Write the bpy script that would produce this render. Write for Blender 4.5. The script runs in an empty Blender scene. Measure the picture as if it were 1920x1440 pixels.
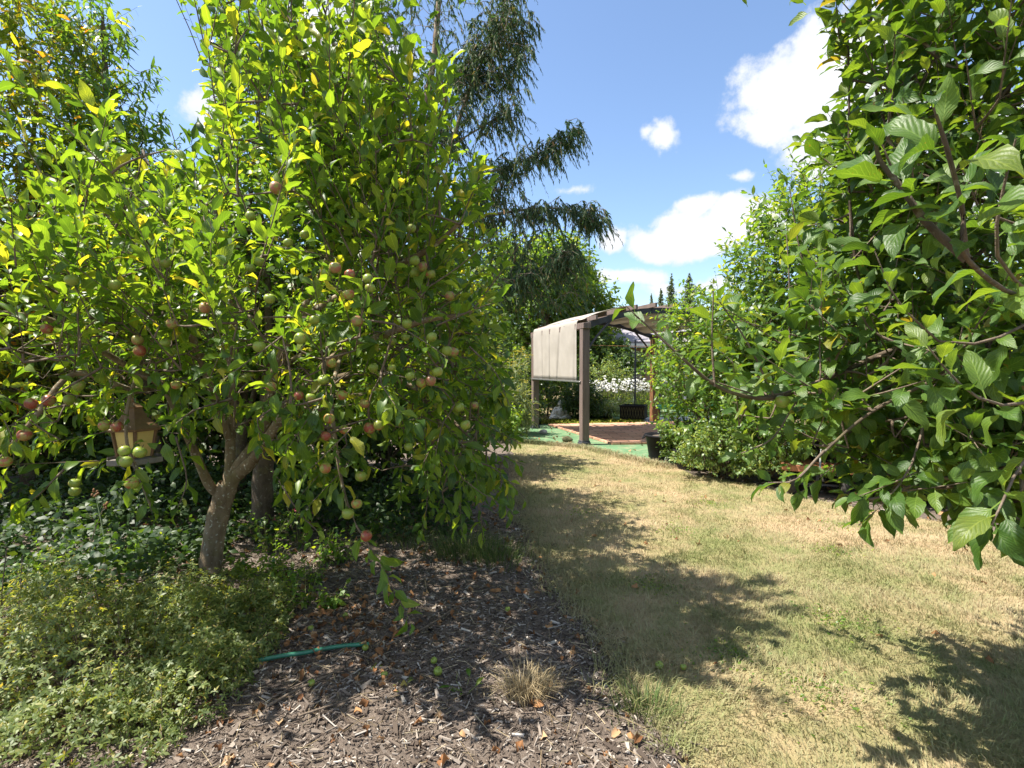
import bpy, bmesh, math, random
import numpy as np
from mathutils import Vector, Matrix
rng = np.random.default_rng(11)
random.seed(5)
S = bpy.context.scene
COL = S.collection

# ------------------------------------------------------------------ camera, world, sun, exposure
PITCH = math.radians(1.72)
CAM_Z = 1.5
cam_d = bpy.data.cameras.new("camera")
cam_d.lens, cam_d.sensor_width = 18.75, 36
cam_d.clip_start, cam_d.clip_end = 0.05, 2000
cam = bpy.data.objects.new("camera", cam_d)
cam.location = (0, 0, CAM_Z)
cam.rotation_euler = (math.pi / 2 - PITCH, 0, 0)
COL.objects.link(cam)
S.camera = cam

SUN_EL = math.radians(60)
SUN_AZ = np.array([-1.0, -0.10]); SUN_AZ /= np.linalg.norm(SUN_AZ)
TO_SUN = np.array([SUN_AZ[0] * math.cos(SUN_EL), SUN_AZ[1] * math.cos(SUN_EL), math.sin(SUN_EL)])
sun_d = bpy.data.lights.new("sun", 'SUN')
sun_d.energy = 4.4
sun_d.angle = math.radians(0.53)
sun_d.color = (1.0, 0.94, 0.84)
sun = bpy.data.objects.new("sun", sun_d)
sun.rotation_euler = Vector(TO_SUN).to_track_quat('Z', 'Y').to_euler()
COL.objects.link(sun)

S.view_settings.view_transform = 'Standard'
S.view_settings.look = 'None'
S.view_settings.use_curve_mapping = False
S.view_settings.gamma = 1
S.view_settings.exposure = 1.45
try:
    S.cycles.use_denoising = True
    S.cycles.max_bounces = 8
    S.cycles.diffuse_bounces = 5
    S.cycles.transmission_bounces = 6
except Exception:
    pass


def ray(px, py):
    u, v = (px - 960) / 1000, -(py - 720) / 1000
    return np.array([u, math.cos(PITCH) + v * math.sin(PITCH), -math.sin(PITCH) + v * math.cos(PITCH)])


def P(px, py, d):
    r = ray(px, py)
    return r / r[1] * d + np.array([0, 0, CAM_Z])


def G(px, py, z=0.0):
    r = ray(px, py)
    return r * ((z - CAM_Z) / r[2]) + np.array([0, 0, CAM_Z])


def project(p):
    p = np.atleast_2d(p) - np.array([0, 0, CAM_Z])
    f = p[:, 1] * math.cos(PITCH) - p[:, 2] * math.sin(PITCH)
    v = p[:, 1] * math.sin(PITCH) + p[:, 2] * math.cos(PITCH)
    f = np.where(f < 1e-3, 1e-3, f)
    return 960 + 1000 * p[:, 0] / f, 720 - 1000 * v / f, f


# ---- node helpers
class NT:
    def __init__(self, tree):
        self.t = tree
        self.n, self.l = tree.nodes, tree.links

    def new(self, kind, **kw):
        n = self.n.new(kind)
        for k, v in kw.items():
            setattr(n, k, v)
        return n

    def put(self, sock, val):
        if val is None:
            return
        if isinstance(val, bpy.types.NodeSocket):
            self.l.new(val, sock)
        else:
            if isinstance(val, (tuple, list)) and len(val) == 3 and sock.type == 'RGBA':
                val = (*val, 1)
            sock.default_value = val

    def math(self, op, a, b=None, c=None, clamp=False):
        n = self.new('ShaderNodeMath', operation=op, use_clamp=clamp)
        self.put(n.inputs[0], a); self.put(n.inputs[1], b)
        if c is not None:
            self.put(n.inputs[2], c)
        return n.outputs[0]

    def vmath(self, op, a, b=None, out=0):
        n = self.new('ShaderNodeVectorMath', operation=op)
        self.put(n.inputs[0], a)
        if b is not None:
            self.put(n.inputs[1], b)
        return n.outputs[out]

    def mix(self, f, a, b, blend='MIX'):
        n = self.new('ShaderNodeMix', data_type='RGBA', blend_type=blend)
        self.put(n.inputs[0], f); self.put(n.inputs[6], a); self.put(n.inputs[7], b)
        return n.outputs[2]

    def noise(self, vec, scale, detail=4, rough=0.55, dist=0.0):
        n = self.new('ShaderNodeTexNoise')
        self.put(n.inputs['Vector'], vec)
        n.inputs['Scale'].default_value = scale
        n.inputs['Detail'].default_value = detail
        n.inputs['Roughness'].default_value = rough
        n.inputs['Distortion'].default_value = dist
        return n.outputs[0]

    def ramp(self, f, stops, interp='LINEAR'):
        n = self.new('ShaderNodeValToRGB')
        cr = n.color_ramp
        cr.interpolation = interp
        while len(cr.elements) < len(stops):
            cr.elements.new(0.5)
        for e, (p, c) in zip(cr.elements, stops):
            e.position = p
            e.color = (*c, 1) if len(c) == 3 else c
        self.put(n.inputs[0], f)
        return n.outputs[0]

    def maprange(self, v, a, b, c=0.0, d=1.0, smooth=False):
        n = self.new('ShaderNodeMapRange')
        n.interpolation_type = 'SMOOTHSTEP' if smooth else 'LINEAR'
        self.put(n.inputs[0], v)
        for i, x in enumerate((a, b, c, d)):
            n.inputs[i + 1].default_value = x
        return n.outputs[0]

    def bump(self, h, strength=0.3, dist=0.01):
        n = self.new('ShaderNodeBump')
        n.inputs['Strength'].default_value = strength
        n.inputs['Distance'].default_value = dist
        self.put(n.inputs['Height'], h)
        return n.outputs[0]


# ---- world: sky plus cumulus clouds
world = bpy.data.worlds.new("World")
S.world = world
world.use_nodes = True
world.node_tree.nodes.clear()
W = NT(world.node_tree)
sky = W.new('ShaderNodeTexSky', sky_type='NISHITA')
sky.sun_disc = False
sky.sun_elevation = SUN_EL
sky.sun_rotation = math.atan2(SUN_AZ[0], SUN_AZ[1])
sky.air_density, sky.dust_density, sky.ozone_density = 1.0, 0.8, 3.0
sky.altitude = 100
bg_sky = W.new('ShaderNodeBackground')
W.put(bg_sky.inputs[0], sky.outputs[0])
bg_sky.inputs[1].default_value = 0.096
gen = W.new('ShaderNodeTexCoord').outputs['Generated']
warp = W.new('ShaderNodeTexNoise')
W.put(warp.inputs['Vector'], gen)
warp.inputs['Scale'].default_value = 9
warp.inputs['Detail'].default_value = 3
wv = W.vmath('SCALE', W.vmath('SUBTRACT', warp.outputs[1], (0.5, 0.5, 0.5)))
wv.node.inputs['Scale'].default_value = 0.05
wdir = W.vmath('ADD', gen, wv)
blobs = [  # px, py, rx, rz (direction units), weight  - cumulus seen in the photograph
    (1510, 165, .12, .085, 1.0), (1580, 110, .13, .09, 1.0), (1450, 225, .05, .045, .9), (1620, 230, .15, .10, 1.0),
    (1300, 440, .10, .05, 1.0), (1390, 420, .09, .055, 1.0), (1230, 460, .06, .035, .9), (1310, 395, .045, .03, .9),
    (1140, 455, .035, .03, .75), (1190, 520, .09, .02, .62), (1300, 540, .14, .025, .55), (1240, 255, .035, .035, .55),
    (1205, 250, .02, .02, .45), (1080, 355, .05, .02, .42), (1385, 330, .03, .015, .35), (640, 120, .16, .10, .85),
    (380, 225, .06, .04, .6), (960, 560, .2, .03, .5)]
dirs = []
for (px, py, rx, rz, w) in blobs:
    r = ray(px, py)
    dirs.append((r / np.linalg.norm(r), rx, rz, w))
rw = random.Random(3)
for k in range(26):       # unseen cumulus overhead and behind the camera, enlarged to add fill light
    az = math.radians(50 + k * 10.2 + rw.uniform(-6, 6)); el = math.radians((14, 38, 58)[k % 3] + rw.uniform(-7, 7))
    d = np.array([math.sin(az) * math.cos(el), math.cos(az) * math.cos(el), math.sin(el)])
    dirs.append((d, rw.uniform(.16, .3), rw.uniform(.09, .16), rw.uniform(.85, 1.05)))
acc = None
for d, rx, rz, w in dirs:
    df = W.vmath('MULTIPLY', W.vmath('SUBTRACT', wdir, tuple(d)), (1 / rx, 1 / rx, 1 / rz))
    ln = W.vmath('LENGTH', df, out=1)
    v = W.math('MULTIPLY_ADD', ln, -w, w)
    acc = v if acc is None else W.math('MAXIMUM', acc, v)
acc = W.math('MAXIMUM', acc, -1.0)
fb = W.noise(gen, 11, 9, 0.62)
fb2 = W.noise(gen, 30, 6, 0.6)
dens = W.math('ADD', acc, W.math('MULTIPLY', W.math('SUBTRACT', fb, 0.5), 1.5))
dens = W.math('ADD', dens, W.math('MULTIPLY', W.math('SUBTRACT', fb2, 0.5), 0.25))
fac = W.maprange(dens, 0.12, 0.42, 0, 1, True)
shade = W.math('ADD', W.maprange(dens, 0.2, 1.0, 0.72, 1.0, True), W.math('MULTIPLY', W.math('SUBTRACT', W.noise(gen, 16, 5, 0.55), 0.5), 0.35))
ccol = W.ramp(shade, [(0.55, (0.56, 0.62, 0.72)), (0.8, (0.76, 0.79, 0.85)), (1.0, (0.9, 0.9, 0.92))])
bg_c = W.new('ShaderNodeBackground')
W.put(bg_c.inputs[0], ccol)
bg_c.inputs[1].default_value = 0.5
mx = W.new('ShaderNodeMixShader')
W.put(mx.inputs[0], fac)
W.l.new(bg_sky.outputs[0], mx.inputs[1])
W.l.new(bg_c.outputs[0], mx.inputs[2])
wo = W.new('ShaderNodeOutputWorld')
W.l.new(mx.outputs[0], wo.inputs[0])


# ------------------------------------------------------------------ object helpers
def tag(o, label=None, cat=None, group=None, kind=None):
    if label: o['label'] = label
    if cat: o['category'] = cat
    if group: o['group'] = group
    if kind: o['kind'] = kind
    return o


def thing(name, loc, label, cat, group=None):
    o = bpy.data.objects.new(name, None)
    o.empty_display_size = 0.1
    o.location = tuple(loc)
    COL.objects.link(o)
    return tag(o, label, cat, group)


def link(name, me, mat, parent=None, kind=None, world_coords=True):
    o = bpy.data.objects.new(name, me)
    if mat and not me.materials:
        me.materials.append(mat)
    COL.objects.link(o)
    if parent:
        o.parent = parent
        if world_coords:   # mesh given in world coordinates: undo the parent's offset
            pl = Vector(parent.location)
            q = parent.parent
            while q:
                pl += Vector(q.location); q = q.parent
            o.location = -pl
    if kind:
        o['kind'] = kind
    return o


def np_mesh(name, V, F, rnd=None, uv=None, smooth=True):
    V = np.ascontiguousarray(V, dtype=np.float32)
    F = np.ascontiguousarray(F, dtype=np.int32)
    me = bpy.data.meshes.new(name)
    k = F.shape[1]
    me.vertices.add(len(V)); me.loops.add(F.size); me.polygons.add(len(F))
    me.vertices.foreach_set("co", V.ravel())
    me.loops.foreach_set("vertex_index", F.ravel())
    me.polygons.foreach_set("loop_start", np.arange(0, F.size, k, dtype=np.int32))
    me.polygons.foreach_set("loop_total", np.full(len(F), k, dtype=np.int32))
    me.polygons.foreach_set("use_smooth", np.full(len(F), smooth, dtype=bool))
    me.update(calc_edges=True)
    if rnd is not None:
        a = me.attributes.new("rnd", 'FLOAT', 'POINT')
        a.data.foreach_set("value", np.ascontiguousarray(rnd, dtype=np.float32))
    if uv is not None:
        l = me.uv_layers.new(name="UVMap")
        l.data.foreach_set("uv", np.ascontiguousarray(uv[F.ravel()], dtype=np.float32).ravel())
    return me


def nrm(a):
    a = np.asarray(a, float)
    return a / np.maximum(np.linalg.norm(a, axis=-1, keepdims=True), 1e-9)


def smooth_path(pts, n=5):
    pts = np.asarray(pts, float)
    if len(pts) < 3:
        t = np.linspace(0, 1, n + 1)[:, None]
        return pts[0] * (1 - t) + pts[-1] * t
    q = np.vstack([2 * pts[0] - pts[1], pts, 2 * pts[-1] - pts[-2]])
    out = []
    for i in range(1, len(q) - 2):
        for t in np.linspace(0, 1, n, endpoint=False):
            a, b, c, d = q[i - 1], q[i], q[i + 1], q[i + 2]
            out.append(0.5 * (2 * b + (c - a) * t + (2 * a - 5 * b + 4 * c - d) * t * t + (3 * b - a - 3 * c + d) * t ** 3))
    out.append(pts[-1])
    return np.array(out)


def tubes(Pts, R, sides=4):
    """Pts (M,K,3), R (M,K) -> V, F of open tubes."""
    Pts = np.asarray(Pts, float); R = np.asarray(R, float)
    M, K, _ = Pts.shape
    T = np.empty_like(Pts)
    T[:, 1:-1] = Pts[:, 2:] - Pts[:, :-2]
    T[:, 0] = Pts[:, 1] - Pts[:, 0]; T[:, -1] = Pts[:, -1] - Pts[:, -2]
    T = nrm(T)
    mean = nrm(T.mean(1))
    ref = np.where(np.abs(mean[:, 2:3]) < 0.8, np.array([[0, 0, 1.0]]), np.array([[1.0, 0, 0]]))
    A = nrm(np.cross(T, ref[:, None, :])); B = np.cross(T, A)
    ang = np.arange(sides) * 2 * math.pi / sides
    V = Pts[:, :, None, :] + R[:, :, None, None] * (A[:, :, None, :] * np.cos(ang)[None, None, :, None] + B[:, :, None, :] * np.sin(ang)[None, None, :, None])
    V = V.reshape(-1, 3)
    m = np.arange(M)[:, None, None] * K * sides; k = np.arange(K - 1)[None, :, None] * sides; s = np.arange(sides)[None, None, :]
    s2 = (s + 1) % sides
    a = m + k + s; b = m + k + s2
    F = np.stack([a, b, b + sides, a + sides], -1).reshape(-1, 4)
    return V, F


def one_tube(pts, r0, r1, sides=8, n=5, lump=0.0):
    p = smooth_path(pts, n)
    r = np.linspace(r0, r1, len(p))
    if lump:
        r = r * (1 + lump * rng.uniform(-1, 1, len(p)))
    V, F = tubes(p[None], r[None], sides)
    # closing caps as fans of quads (degenerate-free: centre vertex pairs)
    return V, F, p


class MB:
    """collects boxes, bars, lathes, ellipsoids; builds ONE mesh"""
    def __init__(self):
        self.v, self.f = [], []

    def add(self, V, F):
        o = len(self.v)
        self.v += [tuple(map(float, x)) for x in V]
        self.f += [tuple(int(i) + o for i in f) for f in F]
        return self

    def box(self, c, size, ax=None, ay=None, bevel=0.0):
        ax = nrm(np.array(ax if ax is not None else (1, 0, 0), float)); ay = nrm(np.array(ay if ay is not None else (0, 1, 0), float))
        az = np.cross(ax, ay); ay = np.cross(az, ax)
        bm = bmesh.new()
        bmesh.ops.create_cube(bm, size=1)
        for v in bm.verts:
            v.co = Vector((v.co.x * size[0], v.co.y * size[1], v.co.z * size[2]))
        if bevel:
            bmesh.ops.bevel(bm, geom=list(bm.edges), offset=bevel, segments=1, affect='EDGES', clamp_overlap=True)
        bm.verts.ensure_lookup_table()
        M = np.stack([ax, ay, az], 1)
        V = [M @ np.array(v.co) + np.array(c, float) for v in bm.verts]
        F = [[v.index for v in f.verts] for f in bm.faces]
        bm.free()
        return self.add(V, F)

    def bar(self, a, b, w, h, bevel=0.0, up=(0, 0, 1)):
        a, b = np.array(a, float), np.array(b, float)
        d = b - a
        ax = nrm(d)
        side = np.cross(np.array(up, float), ax)
        return self.box((a + b) / 2, (np.linalg.norm(d), w, h), ax, side, bevel)

    def lathe(self, prof, c=(0, 0, 0), seg=16, phase=0.0, cap=True):
        V, F = [], []
        for r, z in prof:
            for i in range(seg):
                t = phase + i * 2 * math.pi / seg
                V.append((c[0] + r * math.cos(t), c[1] + r * math.sin(t), c[2] + z))
        n = len(prof)
        for k in range(n - 1):
            for i in range(seg):
                j = (i + 1) % seg
                F.append((k * seg + i, k * seg + j, (k + 1) * seg + j, (k + 1) * seg + i))
        if cap:
            F.append(tuple(range(seg))[::-1]); F.append(tuple((n - 1) * seg + i for i in range(seg)))
        return self.add(V, F)

    def ell(self, c, r, seg=14, rings=9, rot=None):
        V, F = [], []
        for k in range(rings + 1):
            ph = math.pi * k / rings
            for i in range(seg):
                t = 2 * math.pi * i / seg
                p = np.array([r[0] * math.sin(max(ph, .02) if k == 0 else (min(ph, math.pi - .02))) * math.cos(t),
                              r[1] * math.sin(max(ph, .02) if k == 0 else (min(ph, math.pi - .02))) * math.sin(t), r[2] * math.cos(ph)])
                if rot is not None:
                    p = rot @ p
                V.append(p + np.array(c, float))
        for k in range(rings):
            for i in range(seg):
                j = (i + 1) % seg
                F.append((k * seg + i, (k + 1) * seg + i, (k + 1) * seg + j, k * seg + j))
        F.append(tuple(range(seg))); F.append(tuple(rings * seg + i for i in range(seg))[::-1])
        return self.add(V, F)

    def tube(self, pts, r0, r1=None, sides=8, n=5):
        V, F, _ = one_tube(pts, r0, r0 if r1 is None else r1, sides, n)
        self.add(V, F)
        k = len(V) // sides
        o = len(self.v) - len(V)
        self.f.append(tuple(o + i for i in range(sides))); self.f.append(tuple(o + (k - 1) * sides + i for i in range(sides))[::-1])
        return self

    def build(self, name, mat, parent=None, smooth=False, kind=None):
        me = bpy.data.meshes.new(name)
        me.from_pydata(self.v, [], self.f)
        me.update()
        bm = bmesh.new(); bm.from_mesh(me); bmesh.ops.recalc_face_normals(bm, faces=bm.faces); bm.to_mesh(me); bm.free()
        if smooth:
            me.polygons.foreach_set("use_smooth", [True] * len(me.polygons))
        return link(name, me, mat, parent, kind)


# ------------------------------------------------------------------ materials
def new_mat(name):
    m = bpy.data.materials.new(name)
    m.use_nodes = True
    m.node_tree.nodes.clear()
    n = NT(m.node_tree)
    return m, n


def finish(n, shader):
    o = n.new('ShaderNodeOutputMaterial')
    n.l.new(shader, o.inputs[0])


def principled(n, col, rough=0.6, spec=0.4, normal=None, metallic=0.0):
    b = n.new('ShaderNodeBsdfPrincipled')
    n.put(b.inputs['Base Color'], col)
    n.put(b.inputs['Roughness'], rough)
    b.inputs['Specular IOR Level'].default_value = spec
    b.inputs['Metallic'].default_value = metallic
    if normal is not None:
        n.put(b.inputs['Normal'], normal)
    return b.outputs[0]


def leaf_rnd(n):
    a = n.new('ShaderNodeAttribute', attribute_name="rnd").outputs['Fac']
    o = n.new('ShaderNodeObjectInfo').outputs['Random']
    return n.math('FRACT', n.math('ADD', a, o))


def leaf_mat(name, stops, trans=0.42, tgain=(4.0, 3.3, 1.0), rough=0.42, spec=0.45, under=(1.7, 1.5, 2.0), vein=False, under_rough=0.75, spots=0.0):
    m, n = new_mat(name)
    r = leaf_rnd(n)
    col = n.ramp(r, stops)
    uv = n.new('ShaderNodeUVMap').outputs[0]
    sx = n.new('ShaderNodeSeparateXYZ'); n.put(sx.inputs[0], uv)
    au = n.math('ABSOLUTE', n.math('SUBTRACT', sx.outputs[0], 0.5))
    nz = n.noise(n.new('ShaderNodeTexCoord').outputs['Object'], 38, 2)
    col = n.mix(n.math('MULTIPLY', nz, 0.45), col, n.mix(1.0, col, (0.45, 0.5, 0.5), 'MULTIPLY'))
    rib = n.maprange(au, 0.012, 0.04, 0.55, 0.0)
    normal = None
    if vein:
        w = n.math('SUBTRACT', n.math('MULTIPLY', sx.outputs[1], 50), n.math('MULTIPLY', au, 34))
        s = n.math('SINE', w)
        vl = n.maprange(s, 0.86, 1.0, 0.0, 0.5)
        rib = n.math('MAXIMUM', rib, vl)
        normal = n.bump(n.math('ADD', n.math('MULTIPLY', s, -0.5), n.math('MULTIPLY', nz, 0.9)), 0.22, 0.003)
    light = n.mix(1.0, col, (2.2, 1.9, 2.2), 'MULTIPLY')
    col = n.mix(rib, col, light)
    if spots:
        sp = n.noise(n.new('ShaderNodeTexCoord').outputs['Object'], 30, 2)
        rr = n.math('MULTIPLY', n.maprange(sp, 0.68, 0.74, 0, 1), spots)
        col = n.mix(rr, col, (0.12, 0.06, 0.02))
    geo = n.new('ShaderNodeNewGeometry').outputs['Backfacing']
    ucol = n.mix(1.0, col, under, 'MULTIPLY')
    fcol = n.mix(geo, col, ucol)
    frough = n.math('ADD', n.math('MULTIPLY', geo, under_rough - rough), rough)
    pb = principled(n, fcol, frough, spec, normal)
    tr = n.new('ShaderNodeBsdfTranslucent')
    n.put(tr.inputs[0], n.mix(1.0, col, tgain, 'MULTIPLY'))
    if normal is not None:
        n.put(tr.inputs['Normal'], normal)
    mxs = n.new('ShaderNodeMixShader')
    mxs.inputs[0].default_value = trans
    n.l.new(pb, mxs.inputs[1]); n.l.new(tr.outputs[0], mxs.inputs[2])
    finish(n, mxs.outputs[0])
    return m


def bark_mat(name, c1, c2, lichen=0.0, scale=14, rough=0.9):
    m, n = new_mat(name)
    co = n.new('ShaderNodeTexCoord').outputs['Object']
    mp = n.new('ShaderNodeMapping'); n.put(mp.inputs[0], co); mp.inputs['Scale'].default_value = (1, 1, 0.45)
    a = n.noise(mp.outputs[0], scale, 6, 0.65)
    b = n.noise(co, scale * 5, 3)
    col = n.mix(n.maprange(a, 0.35, 0.65), c1, c2)
    if lichen:
        col = n.mix(n.math('MULTIPLY', n.maprange(n.noise(co, 46, 2), 0.6, 0.68), lichen), col, (0.42, 0.42, 0.34))
        col = n.mix(n.math('MULTIPLY', n.maprange(n.noise(co, 9, 4), 0.52, 0.7), 0.45), col, (0.16, 0.15, 0.05))
    finish(n, principled(n, col, rough, 0.25, n.bump(n.math('ADD', a, n.math('MULTIPLY', b, 0.4)), 0.7, 0.012)))
    return m


def simple_mat(name, col, rough=0.6, spec=0.4, var=0.25, scale=12, bump=0.15, metallic=0.0, stretch=(1, 1, 1)):
    m, n = new_mat(name)
    co = n.new('ShaderNodeTexCoord').outputs['Object']
    mp = n.new('ShaderNodeMapping'); n.put(mp.inputs[0], co); mp.inputs['Scale'].default_value = stretch
    a = n.noise(mp.outputs[0], scale, 5, 0.6)
    b = n.noise(mp.outputs[0], scale * 6, 3, 0.6)
    f = n.math('ADD', n.math('MULTIPLY', a, 0.7), n.math('MULTIPLY', b, 0.3))
    dark = tuple(c * (1 - var) for c in col); lite = tuple(min(1, c * (1 + var)) for c in col)
    c = n.mix(n.maprange(f, 0.35, 0.65), dark, lite)
    finish(n, principled(n, c, rough, spec, n.bump(f, bump, 0.01) if bump else None, metallic))
    return m


def rnd_mat(name, stops, rough=0.85, spec=0.2, trans=0.0):
    """for stuff meshes: every piece has its own colour"""
    m, n = new_mat(name)
    col = n.ramp(leaf_rnd(n), stops)
    nz = n.noise(n.new('ShaderNodeTexCoord').outputs['Object'], 120, 2)
    col = n.mix(n.math('MULTIPLY', nz, 0.6), col, n.mix(1.0, col, (0.5, 0.5, 0.5), 'MULTIPLY'))
    sh = principled(n, col, rough, spec)
    if trans:
        tr = n.new('ShaderNodeBsdfTranslucent'); n.put(tr.inputs[0], col)
        mxs = n.new('ShaderNodeMixShader'); mxs.inputs[0].default_value = trans
        n.l.new(sh, mxs.inputs[1]); n.l.new(tr.outputs[0], mxs.inputs[2]); sh = mxs.outputs[0]
    finish(n, sh)
    return m


M = {}
M['apple_leaf'] = leaf_mat('apple_leaf', [(0, (0.036, 0.081, 0.013)), (.3, (0.058, 0.124, 0.018)), (.65, (0.098, 0.176, 0.023)), (.9, (0.143, 0.215, 0.026)), (1, (0.260, 0.260, 0.033))], vein=False, trans=.45)
M['apple_leaf_near'] = leaf_mat('apple_leaf_near', [(0, (0.039, 0.086, 0.013)), (.3, (0.065, 0.130, 0.018)), (.65, (0.104, 0.182, 0.023)), (.9, (0.143, 0.215, 0.026)), (1, (0.260, 0.260, 0.033))], vein=True, trans=.45, spots=.5)
M['apple_leaf_dark'] = leaf_mat('apple_leaf_dark', [(0, (.032, .075, .013)), (.45, (.057, .118, .019)), (.9, (.09, .155, .023)), (.985, (.11, .155, .024)), (1, (.19, .17, .03))], vein=True, trans=.34, rough=.46, spec=.4, spots=.7)  # greens darkened so the leaf colour carries the right tree's shade
M['pear_leaf'] = leaf_mat('pear_leaf', [(0, (0.037, 0.094, 0.018)), (.6, (0.069, 0.150, 0.025)), (1, (0.112, 0.188, 0.037))], trans=.4, rough=.38)
M['peach_leaf'] = leaf_mat('peach_leaf', [(0, (.06, .11, .016)), (.5, (.105, .165, .02)), (.88, (.18, .22, .025)), (.96, (.32, .25, .025)), (.99, (.42, .2, .025)), (1, (.36, .12, .02))], trans=.45)
M['shrub_leaf'] = leaf_mat('shrub_leaf', [(0, (.045, .105, .018)), (.5, (.085, .165, .028)), (.9, (.14, .22, .04)), (1, (.24, .26, .06))], trans=.4, rough=.4)
M['pale_leaf'] = leaf_mat('pale_leaf', [(0, (0.084, 0.154, 0.049)), (.6, (0.154, 0.238, 0.084)), (1, (0.280, 0.336, 0.140))], trans=.35, rough=.4)
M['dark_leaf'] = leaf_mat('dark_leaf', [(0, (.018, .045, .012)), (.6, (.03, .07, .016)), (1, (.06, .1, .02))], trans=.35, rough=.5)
M['ever_leaf'] = leaf_mat('ever_leaf', [(0, (0.027, 0.062, 0.015)), (.6, (0.056, 0.106, 0.022)), (1, (0.112, 0.163, 0.031))], trans=.35, rough=.4)
M['euc_leaf'] = leaf_mat('euc_leaf', [(0, (.026, .062, .025)), (.5, (.042, .085, .032)), (.92, (.07, .11, .04)), (.98, (.16, .12, .04)), (1, (.2, .12, .04))], trans=.32, rough=.6, spec=.3, tgain=(2.4, 2.4, 1))
M['tree_leaf'] = leaf_mat('tree_leaf', [(0, (0.044, 0.094, 0.020)), (.6, (0.088, 0.163, 0.027)), (1, (0.163, 0.225, 0.037))], trans=.4)
M['bush_leaf'] = leaf_mat('bush_leaf', [(0, (.075, .115, .03)), (.5, (.125, .172, .048)), (.88, (.21, .25, .08)), (1, (.34, .29, .09))], trans=.35, rough=.5)
M['weed_leaf'] = leaf_mat('weed_leaf', [(0, (0.058, 0.130, 0.019)), (.6, (0.104, 0.195, 0.026)), (1, (0.208, 0.273, 0.039))], trans=.4)
M['fennel_leaf'] = leaf_mat('fennel_leaf', [(0, (.08, .13, .06)), (.6, (.15, .2, .1)), (1, (.28, .32, .18))], trans=.35)
M['conifer_leaf'] = leaf_mat('conifer_leaf', [(0, (.05, .09, .04)), (1, (.1, .15, .06))], trans=.3)
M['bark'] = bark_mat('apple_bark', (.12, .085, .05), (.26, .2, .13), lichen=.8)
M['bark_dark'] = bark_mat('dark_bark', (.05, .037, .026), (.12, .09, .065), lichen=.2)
M['twig'] = bark_mat('twig_bark', (.10, .075, .055), (.2, .155, .115), scale=30)
M['green_twig'] = bark_mat('green_twig', (.12, .13, .05), (.22, .22, .09), scale=30)
M['euc_bark'] = bark_mat('eucalyptus_bark', (.13, .09, .06), (.33, .27, .2), scale=6)
M['pergola'] = simple_mat('weathered_pergola_wood', (.155, .115, .10), .7, .3, .25, 5, .25, stretch=(6, 6, .6))
M['pergola_dark'] = simple_mat('dark_pergola_metal', (.045, .045, .055), .5, .4, .2, 9, .05)
M['brown_wood'] = simple_mat('brown_wood', (.21, .105, .05), .65, .3, .35, 5, .25, stretch=(7, 7, .5))
M['canvas'] = None
M['statue'] = simple_mat('pale_cast_stone', (.64, .62, .57), .9, .2, .3, 9, .3)
M['stone_light'] = simple_mat('light_stone', (.42, .38, .38), .85, .2, .2, 10, .3)
M['stone_dark'] = simple_mat('dark_mossy_stone', (.10, .095, .05), .9, .2, .35, 14, .4)
M['black'] = simple_mat('black_plastic', (.010, .010, .012), .6, .2, .3, 20, .1)
M['rubber'] = simple_mat('dusty_rubber', (.05, .046, .042), .85, .2, .4, 25, .3)
M['hub'] = simple_mat('tan_hub', (.38, .3, .16), .6, .3, .2, 20, .1)
M['red_board'] = simple_mat('reddish_board', (.36, .15, .08), .7, .3, .3, 6, .2, stretch=(1, 8, 8))
M['metal'] = simple_mat('dull_metal', (.3, .3, .3), .4, .5, .15, 12, .05, metallic=.7)
M['hose'] = simple_mat('green_hose', (.03, .16, .10), .35, .5, .2, 18, .05)
M['roof_brown'] = simple_mat('feeder_roof', (.17, .10, .05), .55, .35, .25, 9, .15)
M['cream'] = simple_mat('cream_panel', (.58, .45, .16), .35, .5, .1, 6, .0)
M['grey_tray'] = simple_mat('grey_tray', (.20, .18, .165), .6, .35, .2, 12, .1)
M['green_paint'] = simple_mat('green_paint', (.05, .30, .16), .5, .4, .2, 8, .05)
M['house_wall'] = simple_mat('house_wall', (.33, .27, .22), .8, .2, .2, 2, .05)
M['house_roof'] = simple_mat('house_roof', (.27, .25, .27), .9, .2, .2, 5, .2)
M['white'] = simple_mat('white_trim', (.7, .69, .66), .6, .3, .08, 4, 0)
M['wood_post'] = simple_mat('fence_wood', (.35, .22, .13), .8, .2, .3, 4, .2)
M['concrete'] = simple_mat('concrete', (.4, .4, .4), .9, .2, .15, 6, .2)
M['petal'] = rnd_mat('white_petal', [(0, (.75, .75, .72)), (1, (.85, .85, .82))], .6, .2, .25)
M['yellow'] = rnd_mat('yellow_flower', [(0, (.55, .42, .03)), (1, (.7, .6, .08))], .7, .2, .2)
M['pink'] = rnd_mat('pink_berry', [(0, (.5, .05, .1)), (1, (.3, .05, .06))], .5, .4)
M['chip'] = rnd_mat('wood_chip', [(0, (.075, .057, .045)), (.4, (.14, .108, .085)), (.7, (.22, .178, .145)), (.9, (.35, .30, .25)), (1, (.54, .49, .43))], .9, .15)
M['straw'] = rnd_mat('straw', [(0, (.24, .17, .09)), (.6, (.4, .31, .18)), (1, (.55, .46, .3))], .8, .2)
M['litter'] = rnd_mat('dead_leaf', [(0, (0.144, 0.066, 0.030)), (.5, (0.324, 0.156, 0.066)), (.85, (0.480, 0.264, 0.120)), (1, (0.576, 0.396, 0.228))], .8, .2, .2)
M['dry_grass'] = rnd_mat('dry_grass', [(0, (.33, .25, .13)), (1, (.55, .45, .28))], .8, .2, .25)
M['green_grass'] = rnd_mat('green_grass', [(0, (.05, .1, .02)), (.7, (.12, .18, .045)), (1, (.28, .27, .1))], .6, .3, .3)
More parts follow.
